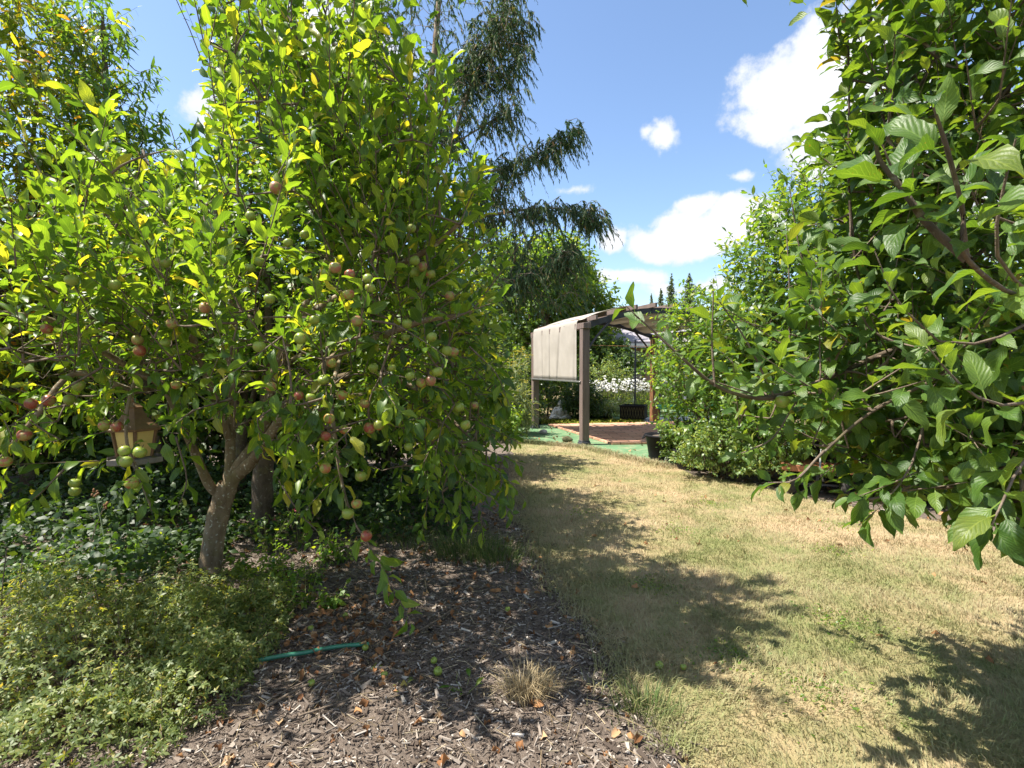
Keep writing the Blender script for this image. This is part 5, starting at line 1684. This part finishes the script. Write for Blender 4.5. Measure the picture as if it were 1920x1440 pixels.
# apples: pixel seen, colour, label (None = one of the many look-alikes)
APPLES = [
    (46, 816, 'red', 'lone red apple low at the far left, below the pair of red apples'), (58, 757, 'red', 'left one of two red striped apples side by side at far left'),
    (92, 751, 'red', 'right one of two red striped apples side by side at far left'), (10, 866, 'blush', 'yellow-green blushed apple cut by the left picture edge'),
    (88, 617, 'red', 'dark red apple hanging under the thick bough at upper far left'), (130, 750, 'green', 'green apple next to the pair of red striped apples'),
    (147, 724, 'green', 'green apple above the one beside the red pair'), (258, 638, 'pink', 'pink apple sitting on top of a striped one above the feeder'),
    (262, 658, 'red', 'red striped apple under a pink one above the feeder'), (310, 643, 'green', 'spotted green apple right of the striped pair above the feeder'),
    (323, 607, 'pink', 'dull pink apple in the leaf tuft up and right of the feeder'), (384, 577, 'pink', 'pale pinkish apple high above the trunk fork'),
    (330, 722, 'blush', 'green apple with brown scar right of the feeder roof'), (486, 650, 'green', 'pale green apple above the trunk fork under a leafy shoot'),
    (563, 635, 'green', 'pale green apple to the right of the trunk fork, alone among leaves'), (197, 798, 'blush', 'green apple touching a striped one at the feeder roof'),
    (220, 800, 'red', 'striped apple hanging in front of the feeder roof edge'), (233, 846, 'green', 'yellow-green apple in front of the feeder panels, topmost of three'),
    (262, 848, 'green', 'yellow-green apple with a leaf across it before the feeder panels'), (236, 866, 'green', 'green apple hanging lowest in front of the feeder tray'),
    (247, 906, 'blush', 'green apple with pink cheek just below the feeder'), (140, 906, 'green', 'upper of two green apples left below the feeder'),
    (140, 921, 'green', 'lower of two green apples left below the feeder'), (622, 681, 'blush', 'round green apple with red cheek at the middle of the tree'),
    (606, 712, 'green', 'large green apple under the red cheeked one mid tree'), (641, 741, 'blush', 'green apple with rosy marked cheek right below the large green one'),
    (617, 785, 'blush', 'blushed apple at the top of the hanging bough'), (611, 818, 'red', 'small red cheeked apple beside the hanging bough'),
    (693, 803, 'red', 'red side apple of the pair right of the hanging bough'), (709, 797, 'blush', 'orange tinged apple of the pair right of the hanging bough'),
    (683, 757, 'pink', 'dusky pink apple behind a twig right of the hanging bough'), (610, 878, 'blush', 'blushed apple left of the hanging bough stem'),
    (676, 893, 'green', 'green apple with faint blush near the end of the hanging bough'), (669, 945, 'blush', 'rosy upper apple of the pair at the hanging bough tip'),
    (652, 963, 'green', 'yellow-green lower apple of the pair at the hanging bough tip'), (687, 1005, 'red', 'red cheeked lowest apple below the bough tip pair'),
    (654, 552, 'blush', 'green apple with tan cheek above the tree centre'), (670, 602, 'pink', 'pale pink apple above the tree centre leaf tuft'),
    (763, 607, 'green', 'bright green apple with a dark spot by a forked twig'), (810, 632, 'green', 'green apple with two dark spots right of the forked twig'),
    (771, 428, 'green', 'single green apple high on the right of the front tree'), (792, 500, 'pink', 'purplish pink apple on top of a cluster of four'),
    (807, 514, 'blush', 'pink sided apple right of the purplish one in the cluster of four'), (777, 489, 'green', 'green apple at upper left of the cluster of four'),
    (777, 511, 'green', 'green apple at lower left of the cluster of four'), (843, 555, 'pink', 'dull pink apple below right of the cluster of four'),
    (850, 660, 'pink', 'brownish apple with a green one behind, at the right side of the tree'), (838, 658, 'green', None), (821, 697, 'green', 'green apple with white edged leaf above the yellow pair'),
    (790, 718, 'blush', 'blushed apple left of a small orange one at the right side'), (808, 714, 'pink', 'small orange pink apple next to the blushed one at the right side'),
    (861, 764, 'green', 'green apple low on the right side, above a yellow one'), (873, 797, 'green', 'yellow-green apple low on the right side by the drooping leaves'),
    (628, 502, 'pink', 'pink topped apple of the group left of the cluster of four'), (612, 512, 'green', None), (656, 515, 'red', None), (690, 523, 'green', None), (694, 540, 'green', None),
    (135, 525, 'green', 'green apple at upper left among sunlit leaves'), (215, 534, 'green', 'small round green apple right of the one at upper left'), (300, 490, 'green', None), (310, 493, 'green', None),
    (517, 352, 'pink', 'brownish pink apple highest in the front tree crown'), (470, 503, 'green', None), (487, 491, 'green', None), (571, 440, 'green', None), (540, 455, 'green', None),
    (760, 633, 'green', None), (735, 640, 'green', None), (735, 690, 'green', None), (769, 705, 'green', None), (700, 690, 'green', None), (582, 745, 'green', None), (508, 725, 'blush', None), (560, 742, 'red', None),
    (645, 806, 'blush', None), (766, 838, 'green', None), (890, 760, 'pink', None), (320, 660, 'green', None), (150, 722, 'green', None), (470, 405, 'green', None), (590, 600, 'green', None), (505, 560, 'green', None)]
p_, R_, s_ = a1.L.arrays()
cen = p_ + R_[:, :, 1] * s_[:, None] * .6
qx, qy, qd = project(cen)
AP = []
for (x, y, kcol, lab) in APPLES:
    m = (np.abs(qx - x) < 38) & (np.abs(qy - y) < 38)
    d = np.percentile(qd[m], 7) - .02 if m.sum() > 6 else 2.95
    d = min(max(d, 2.25), 3.3)
    if lab and 'feeder' in lab: d = min(d, 2.72)
    if lab and 'bough' in lab: d = min(max(d, 2.5), 2.72)
    AP.append(P(x, y, d))
AP = np.array(AP)
ax_, ay_, ad_ = project(AP)
def not_apple(c, s):
    keep = np.ones(len(c), bool)
    x, y, d = project(c)
    for k in range(len(AP)):
        d3 = ((c - AP[k]) ** 2).sum(1)
        keep &= d3 > .05 ** 2
        full = APPLES[k][3] is not None
        hide = (d < ad_[k] + .03) & ((x - ax_[k]) ** 2 + (y - ay_[k]) ** 2 < (15 if full else 8) ** 2)
        keep &= ~hide
    return keep
a1.finish(sep=300, sep_tpl='apple_near', sep_mat=M['apple_leaf_near'], wins=[WIN_FEED, WIN_TRUNK] + WIN_SKY, drop=not_apple, hi=0)

# apple meshes
def apple_mesh(squash, seed):
    r = random.Random(seed)
    prof = [(.04, -.80), (.22, -.90), (.5, -.86), (.78, -.62), (.96, -.18), (1.0, .12), (.93, .48), (.72, .76), (.45, .88), (.22, .82), (.08, .66), (.01, .6)]
    seg = 18
    V, F = [], []
    for k, (rr, z) in enumerate(prof):
        for i in range(seg):
            t = 2 * math.pi * i / seg
            w = 1 + .03 * math.cos(5 * t + seed) * (1 - abs(z)) + .03 * math.cos(t + seed)
            V.append((rr * w * math.cos(t), rr * w * math.sin(t), z * squash))
    for k in range(len(prof) - 1):
        for i in range(seg):
            j = (i + 1) % seg
            F.append((k * seg + i, k * seg + j, (k + 1) * seg + j, (k + 1) * seg + i))
    return np_mesh('apple', V, F)
am = {}
for kcol in ('green', 'blush', 'red', 'pink'):
    for v in range(3):
        me = apple_mesh(.88 + .06 * v, v + 1); me.materials.append(M['apple_' + kcol]); am[kcol, v] = me
V, F, _ = one_tube([(0, 0, .6), (.05, .02, 1.0), (.12, .0, 1.35)], .06, .045, 5, 3)
stem_me = np_mesh('stem', V, F); stem_me.materials.append(M['twig'])
eye_me = MB().lathe([(.16, -.84), (.2, -.9), (.08, -.93), (.02, -.86)], seg=7, cap=False)
def put_apple(pos, r, kcol, k, label, group, tilt=None, name='apple'):
    o = bpy.data.objects.new(name, am[kcol, k % 3])
    COL.objects.link(o)
    o.location = tuple(pos)
    o.scale = (r, r, r)
    o.rotation_euler = tilt or (random.uniform(-.5, .5), random.uniform(-.5, .5), random.uniform(0, 6.28))
    tag(o, label, 'apple', group)
    s = bpy.data.objects.new('stem', stem_me); COL.objects.link(s); s.parent = o
    return o
SHARED = 'half hidden apple deep among the leaves of the front apple tree'
for k, (x, y, kcol, lab) in enumerate(APPLES):
    r = (.028 if lab else .024) * random.uniform(.92, 1.08) * (1.06 if kcol == 'red' else 1)
    if ad_[k] < 2.6: r *= .9
    put_apple(AP[k], r, kcol, k, lab or SHARED, 'apples on the front tree')

# ---- apple tree at right, branches reaching in
a3 = Plant('apple_tree', (2.75, 2.0, 0), 'shaded apple tree reaching in from the right with one green apple', 'apple tree', 'bark_dark', 'apple_leaf_dark', 'apple_hi', group='apple trees', twig='twig')
a3.limb([(2.75, 2.0, 0), (2.72, 2.0, .6), (2.6, 1.95, 1.1), (2.5, 1.95, 1.6)], .09, .06, 'trunk', 10)
k0 = (2.55, 1.95, 1.4)
R3 = lambda *q: [P(*a) for a in q]
a3.limb([k0] + R3((1920, 600, 2.2), (1760, 625, 2.15), (1640, 670, 2.1), (1545, 712, 2.05), (1452, 745, 2.0), (1385, 740, 1.97), (1330, 715, 1.95), (1280, 672, 1.92), (1235, 630, 1.9), (1190, 590, 1.88)), .014, .003)
a3.limb([k0] + R3((2000, 640, 1.9), (1900, 620, 1.9), (1773, 700, 1.85), (1635, 772, 1.8), (1548, 845, 1.78), (1500, 895, 1.76)), .010, .003)
a3.limb([k0] + R3((1990, 860, 1.9), (1920, 838, 1.85), (1820, 805, 1.85), (1735, 780, 1.85), (1660, 790, 1.9)), .012, .004)
a3.limb([(2.5, 1.95, 1.6)] + R3((2100, 520, 1.6), (1940, 560, 1.3), (1815, 488, 1.05), (1806, 400, 1.03), (1780, 290, 1.0), (1755, 215, .98)), .0065, .003)
a3.limb(R3((1815, 488, 1.05), (1740, 420, 1.1), (1690, 352, 1.12), (1650, 300, 1.12), (1640, 250, 1.12)), .009, .003)
a3.limb([(2.5, 1.95, 1.6)] + R3((1950, 420, 2.1), (1780, 520, 2.2), (1632, 560, 2.3), (1595, 400, 2.3), (1592, 180, 2.3), (1590, 60, 2.3)), .011, .003)
a3.limb([(2.5, 1.95, 1.6)] + R3((2000, 400, 2.2), (1850, 380, 2.2), (1700, 300, 2.2), (1640, 160, 2.2), (1632, 0, 2.2)), .012, .003)
a3.limb([(2.5, 1.95, 1.6)] + R3((2000, 300, 2.2), (1900, 200, 2.1), (1870, 60, 2.1)), .013, .004)
wins3 = [(0, 1545, 0, 235, 9, 0), (0, 1500, 0, 430, 9, 0), (0, 1450, 0, 560, 9, 0), (0, 1330, 0, 1440, 9, 0), (0, 1500, 800, 1440, 9, .15), (0, 1545, 940, 1440, 9, 0), (0, 1800, 960, 1440, 9, 0), (0, 1920, 1010, 1440, 9, 0),
         (1445, 1585, 845, 935, 9, .12), (1450, 1482, 735, 770, 2.2, 0)]
a3.crown(1050, [ell((2.05, 2.15, 2.0), (.85, .7, 1.2), 1.6), ell((1.55, 2.2, 1.35), (.6, .5, .45), .8), ell((2.0, 1.9, 1.05), (.65, .5, .4), .9), ell((1.3, 1.7, 3.5), (.9, .7, .45), .2), ell((1.68, 2.3, 2.55), (.3, .35, .75), .6), ell((2.4, 1.9, 3.0), (.9, .9, .9), .6)], (.18, .42), 10, .105, .55, .45, .4, wins=wins3, droop=.3, shell=.8)  # the high clump, unseen overhead, is added to shade the tree below
a3.crown(60, [ell((1.75, 1.8, .98), (.4, .4, .12))], (.12, .25), 8, .11, .5, -.5, .4, wins=wins3, droop=.7, shell=.9)
for pts, n, sz in (([(1330, 715, 1.95), (1250, 645, 1.9), (1175, 575, 1.87)], 11, .1), ([(1452, 745, 2.0), (1400, 640, 1.98), (1345, 560, 1.95)], 9, .1), ([(1560, 705, 2.05), (1440, 742, 2.0), (1330, 712, 1.95)], 13, .095),
                   ([(1340, 725, 1.95), (1335, 640, 1.95), (1338, 545, 1.93)], 10, .1), ([(1815, 488, 1.05), (1800, 380, 1.03), (1750, 200, .98)], 15, .118), ([(1740, 420, 1.1), (1690, 352, 1.12), (1640, 240, 1.12)], 11, .115),
                   ([(1595, 450, 2.3), (1592, 250, 2.3), (1590, 60, 2.3)], 24, .105), ([(1680, 300, 2.2), (1640, 160, 2.2), (1632, 0, 2.2)], 22, .105), ([(1885, 200, 2.1), (1872, 100, 2.1), (1868, -20, 2.1)], 18, .11),
                   ([(1545, 845, 1.78), (1490, 900, 1.76), (1440, 905, 1.74)], 9, .1), ([(1735, 780, 1.85), (1710, 870, 1.77), (1660, 940, 1.72), (1610, 985, 1.7)], 15, .1), ([(2020, 800, 1.5), (1930, 850, 1.3), (1880, 940, 1.22), (1860, 985, 1.2)], 14, .115),
                   ([(1500, 740, 2.0), (1450, 820, 1.95), (1390, 850, 1.92)], 10, .1), ([(1480, 660, 2.1), (1480, 540, 2.1), (1475, 440, 2.1)], 13, .1), ([(1540, 600, 2.2), (1500, 470, 2.2), (1480, 350, 2.2)], 14, .1),
                   ([(1940, 560, 1.3), (1870, 480, 1.2), (1880, 360, 1.15), (1905, 260, 1.1)], 15, .11), ([(1940, 600, 1.6), (1850, 640, 1.5), (1760, 640, 1.5), (1680, 560, 1.5), (1640, 470, 1.5)], 20, .11), ([(2010, 740, 1.5), (1880, 760, 1.3), (1800, 720, 1.3), (1740, 650, 1.3)], 15, .11)):
    a3.shoot([P(*q) for q in pts], n, sz, .005, .002, 58, .3, sunny=.2, jitter=.4)
ra = P(1466, 753, 1.97)
a3.finish(wins=[(0, 2300, 1035, 1440, 9, 0), (0, 1800, 1000, 1440, 9, 0), (0, 1545, 0, 90, 9, .1)], sep=300, sep_tpl='apple_near', sep_mat=M['apple_leaf_dark'], drop=lambda c, s: (((c - ra) ** 2).sum(1) > .05 ** 2) & ~((np.hypot(project(c)[0] - 1466, project(c)[1] - 753) < 22) & (project(c)[2] < 2.0)))
put_apple(ra, .0255, 'green', 1, 'single green apple under the dark bough at right', 'apples on the right tree', (0.2, .1, 1))

# fallen apples
for k, (x, y, lab) in enumerate([(584, 1297, 'fallen green apple beside the bent stick at the bottom left of the mulch'), (685, 1229, 'fallen green apple at the end of the hose'), (821, 1275, 'largest fallen green apple in the middle of the bare soil'),
                                 (721, 1281, 'tiny fallen green apple left of the middle soil patch'), (814, 1254, 'fallen yellow-green apple just above the largest one'), (583, 1192, 'fallen green apple among dead leaves by the cinquefoil bush'),
                                 (648, 1167, 'fallen pale apple in the sunlit dead leaves above the hose'), (952, 1155, 'fallen yellow apple on the mulch right of the hanging bough'), (1236, 1259, 'fallen green apple on the lawn edge'), (1281, 1262, 'fallen green apple on the lawn right of the edge one')]):
    g_ = G(x, y)
    put_apple(g_ + np.array([0, 0, .042 if k < 8 else .03]), .0165 if k not in (2, 8) else .021, 'green', k, lab, 'fallen apples', name='fallen_apple')

# ------------------------------------------------------------------ foreground plants
cb = Plant('cinquefoil_bush', (-1.9, 2.7, 0), 'low spreading bush of tiny grey-green leaflets at bottom left', 'bush', 'twig', 'bush_leaf', 'tiny', twig='twig')
for k in range(16):
    th = rng.uniform(0, 6.28); r = rng.uniform(.3, .6)
    tip = np.array([-1.95 + r * math.cos(th), 2.7 + .75 * r * math.sin(th), rng.uniform(.08, .16)])
    cb.limb([(-1.9 + .1 * math.cos(th), 2.7, .0), (tip + np.array([-1.9, 2.7, .1])) / 2, tip], .006, .003, 'limb', 5)
def whorls(pl, n, cen_, rad, size, leaflets=5):
    u = rng.uniform(0, 6.28, n); rr = np.sqrt(rng.uniform(0, 1, n))
    x = cen_[0] + rad[0] * rr * np.cos(u); y = cen_[1] + rad[1] * rr * np.sin(u)
    mound = np.sqrt(np.clip(1 - rr ** 2, 0, 1))
    bumps = .75 + .35 * np.sin(x * 9 + 1) * np.cos(y * 8)
    z = rad[2] * mound * bumps * (1 - rng.uniform(0, 1, n) ** 2 * .75) * rng.uniform(.85, 1.25, n) + .02
    c = np.stack([x, y, z], 1)
    nn = nrm(np.stack([np.cos(u) * rr * .5, np.sin(u) * rr * .5 - .1, np.ones(n)], 1) + rng.normal(0, .4, (n, 3)))
    C = np.repeat(c, leaflets, 0); N = np.repeat(nn, leaflets, 0)
    a1_ = nrm(np.cross(N, np.array([[.3, 1, .2]]))); a2_ = np.cross(N, a1_)
    k_ = np.tile(np.arange(leaflets) * 2 * math.pi / leaflets, n)[:, None] + np.repeat(rng.uniform(0, 6, n), leaflets)[:, None]
    pl.L.add(C, a1_ * np.cos(k_) + a2_ * np.sin(k_) + N * .35, N, size * rng.uniform(.6, 1.25, len(C)))
    return c
cs = []
for (cx_, cy_, rx, ry, rz, n) in ((-2.0, 2.5, .75, .55, .40, 3200), (-1.55, 2.75, .34, .42, .27, 1500), (-1.8, 3.1, .5, .4, .3, 1900), (-2.6, 2.9, .6, .5, .4, 1500), (-1.45, 2.35, .25, .3, .22, 600), (-2.0, 2.05, .7, .25, .24, 900)):
    cs.append(whorls(cb, n, (cx_, cy_), (rx, ry, rz), .024))
cs = np.concatenate(cs)
# straggling sprigs that stand out of the mound
n_ = 170
sp0 = cs[rng.integers(0, len(cs), n_)] * np.array([1, 1, .7])
spd = nrm(np.stack([rng.normal(.05, .45, n_), rng.normal(-.05, .4, n_), np.ones(n_)], 1))
spp = make_shoots(sp0, spd, rng.uniform(.1, .24, n_), 5, -.15)
for q_ in spp:
    shoot_leaves(cb.L, q_, 16, .026, 55, .1, t0=.25, jitter=.7)
cb.twigs(spp, .002, .001)
sel = cs[rng.integers(0, len(cs), 700)]
bb = np.stack([sel[:, 0] * .85 - .28, sel[:, 1] * .85 + .41, np.full(len(sel), .02)], 1)
t5 = np.linspace(0, 1, 5)[None, :, None]
cb.twigs(bb[:, None] * (1 - t5) + sel[:, None] * t5 + np.array([0, 0, .06]) * (t5 * (1 - t5) * 4), .0025, .0012)
cb.finish(sides=3)
yb = cs[rng.integers(0, len(cs), 55)]
L = Leaves()
for k in range(5):
    th = k * 1.2566
    L.add(yb + np.array([0, 0, .02]), np.stack([np.full(len(yb), math.cos(th)), np.full(len(yb), math.sin(th)), np.full(len(yb), .25)], 1), np.tile(UP, (len(yb), 1)), np.full(len(yb), .011))
a_, R_, s_ = L.arrays()
link('flowers', leaf_mesh('flowers', a_, R_, s_, TP['oval'], rng.uniform(0, 1, len(a_))), M['yellow'], cb.o, 'stuff')

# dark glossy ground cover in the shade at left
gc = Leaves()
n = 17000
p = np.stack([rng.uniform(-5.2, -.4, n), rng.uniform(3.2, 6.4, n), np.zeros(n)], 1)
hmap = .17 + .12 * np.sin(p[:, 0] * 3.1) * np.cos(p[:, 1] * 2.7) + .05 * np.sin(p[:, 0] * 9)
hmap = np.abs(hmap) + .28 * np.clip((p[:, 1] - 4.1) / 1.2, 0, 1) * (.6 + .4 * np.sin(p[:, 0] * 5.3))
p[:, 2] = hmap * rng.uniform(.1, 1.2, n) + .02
p = p[(p[:, 0] < -2.25 - .1 * np.sin(p[:, 1] * 9)) | (p[:, 1] > 4.45 + .15 * np.sin(p[:, 0] * 7))]
n = len(p)
th = rng.uniform(0, 6.28, n)
gc.add(p, np.stack([np.cos(th), np.sin(th), rng.normal(.1, .3, n)], 1), UP + np.array([0, -.5, 0]) + rng.normal(0, .5, (n, 3)), rng.uniform(.04, .085, n))
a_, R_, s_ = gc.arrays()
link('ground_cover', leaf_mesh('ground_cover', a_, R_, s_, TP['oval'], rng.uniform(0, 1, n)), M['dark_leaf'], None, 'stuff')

# weeds round the trunk
WEEDS = [(480, 1115, .32, .055, 'leafy weed at the foot of the leaning trunk'), (540, 1120, .30, .06, 'bright green weed between trunk and hanging bough'), (590, 1100, .26, .05, 'sunlit yellow-green weed left of the hanging bough'),
         (620, 1150, .2, .055, 'small weed at the edge of the dead leaves'), (500, 1040, .45, .06, 'taller weed in the shade behind the leaning trunk'), (560, 1030, .5, .05, 'spindly weed with small pink seed heads behind the trunk'),
         (640, 1060, .3, .06, 'round leaved weed behind the hanging bough'), (455, 1085, .2, .07, 'broad round leaf weed beside the trunk base'), (250, 1080, .42, .06, 'leafy weed above the cinquefoil bush at left'),
         (110, 1100, .36, .055, 'glossy weed at the left above the cinquefoil bush'), (700, 1010, .34, .06, 'weed in the dark gap under the apple crown'), (760, 1000, .3, .05, 'weed under the low drooping apple sprays'), (30, 1120, .3, .06, 'weed at the left picture edge beside dry stalks'), (515, 1085, .34, .06, 'bushy weed just right of the leaning trunk'), (570, 1145, .24, .05, 'light green weed at the upper rim of the dead leaves'), (525, 1165, .2, .05, 'weed squeezed between the cinquefoil bush and the dead leaves'), (610, 1060, .34, .065, 'broad leaved weed in front of the shaded second trunk')]
for (x, y, h, sz, lb) in WEEDS:
    _, pts = small_plant('weed_plant', G(x, y), lb, 'weed', 9, h, sz, 'weed_leaf', 'oval' if sz > .052 else 'shrub', .7, 9, 'weeds around the apple trunk')
    if 'pink' in lb:
        H = Leaves()
        for q in pts[:, -1]:
            H.add(q + rng.normal(0, .008, (14, 3)), rng.normal(0, 1, (14, 3)), rng.normal(0, 1, (14, 3)), np.full(14, .012))
        a_, R_, s_ = H.arrays()
        link('seed_heads', leaf_mesh('seed_heads', a_, R_, s_, TP['oval'], rng.uniform(0, 1, len(a_))), M['pink'], _, 'stuff')
# dandelion and seedling on bare soil
small_plant('dandelion', G(868, 1305), 'young dandelion rosette alone on the bare soil', 'weed', 7, .1, .08, 'weed_leaf', 'shrub', 1.3, 2, droop=.1)
small_plant('seedling', G(752, 1300), 'small blue-green seedling on the soil left of the dandelion', 'weed', 5, .06, .05, 'bush_leaf', 'oval', 1.0, 3)
small_plant('seedling', G(700, 1262), 'small round leaved seedling below the hose end', 'weed', 4, .05, .045, 'weed_leaf', 'oval', 1.0, 3)
# dry stalks
for (x, y, h, lx, lb) in ((205, 1090, .62, -.1, 'tall dry seed stalk left of the leaning trunk'), (40, 1180, .42, .0, 'thin straight dead stalk at left edge'), (4, 1200, .5, .02, 'dead stalk cut by the left picture edge'), (165, 1075, .5, .12, 'bent dead flower stalk in the shade at left')):
    g_ = G(x, y)
    mb = MB().tube([g_, g_ + (lx * .3, 0, h * .5), g_ + (lx, .02, h)], .004, .0025, 5)
    for k in range(3):
        mb.tube([g_ + (lx * .6, .01, h * (.62 + .1 * k)), g_ + (lx * .6 + .05 * (-1) ** k, 0, h * (.75 + .1 * k))], .002, .0015, 4)
    s_o = thing('dry_stalk', g_, lb, 'stalk')
    mb.build('stem', M['twig'] if 'dead' in lb else M['fennel_stem'], s_o, smooth=True)
    if 'seed' in lb or 'flower' in lb:
        m2 = MB()
        for k in range(7):
            m2.ell(g_ + np.array([lx, .02, h]) + rng.normal(0, .012, 3), (.009, .009, .011), 6, 4)
        m2.build('seed_head', M['brown_wood'], s_o, kind='stuff')
# grass tufts
def tuft(x, y, n, h, mat, label, spread=.08, lean=.9):
    t = thing('grass_tuft', G(x, y), label, 'grass tuft')
    b = G(x, y)
    p = b + np.stack([rng.normal(0, spread, n), rng.normal(0, spread * .8, n), np.full(n, .01)], 1)
    d = nrm(np.stack([p[:, 0] - b[0] + rng.normal(0, .03, n), p[:, 1] - b[1] + rng.normal(0, .03, n), np.zeros(n)], 1))
    blade_mesh('blade', p, rng.uniform(.5, 1.1, n) * h, .0035, lean, M[mat], 'stuff', t, d)
tuft(985, 1312, 330, .15, 'dry_grass', 'pale dry grass tuft on the mulch near the lawn edge', .045, .9)
tuft(1030, 1298, 110, .11, 'dry_grass', 'smaller straw coloured tuft right of the big dry tuft', .035, .9)
tuft(870, 1040, 700, .22, 'green_grass', 'fine green grass tuft under the low apple sprays', .16, .7)
tuft(930, 1055, 500, .18, 'green_grass', 'fine green grass tuft at the mulch edge by the lawn', .13, .7)
tuft(760, 1020, 420, .14, 'green_grass', 'grass tuft in the shade right of the hanging bough', .15, .7)
tuft(1210, 1345, 260, .12, 'green_grass', 'green tuft where the lawn meets the bottom of the mulch', .07, .8)
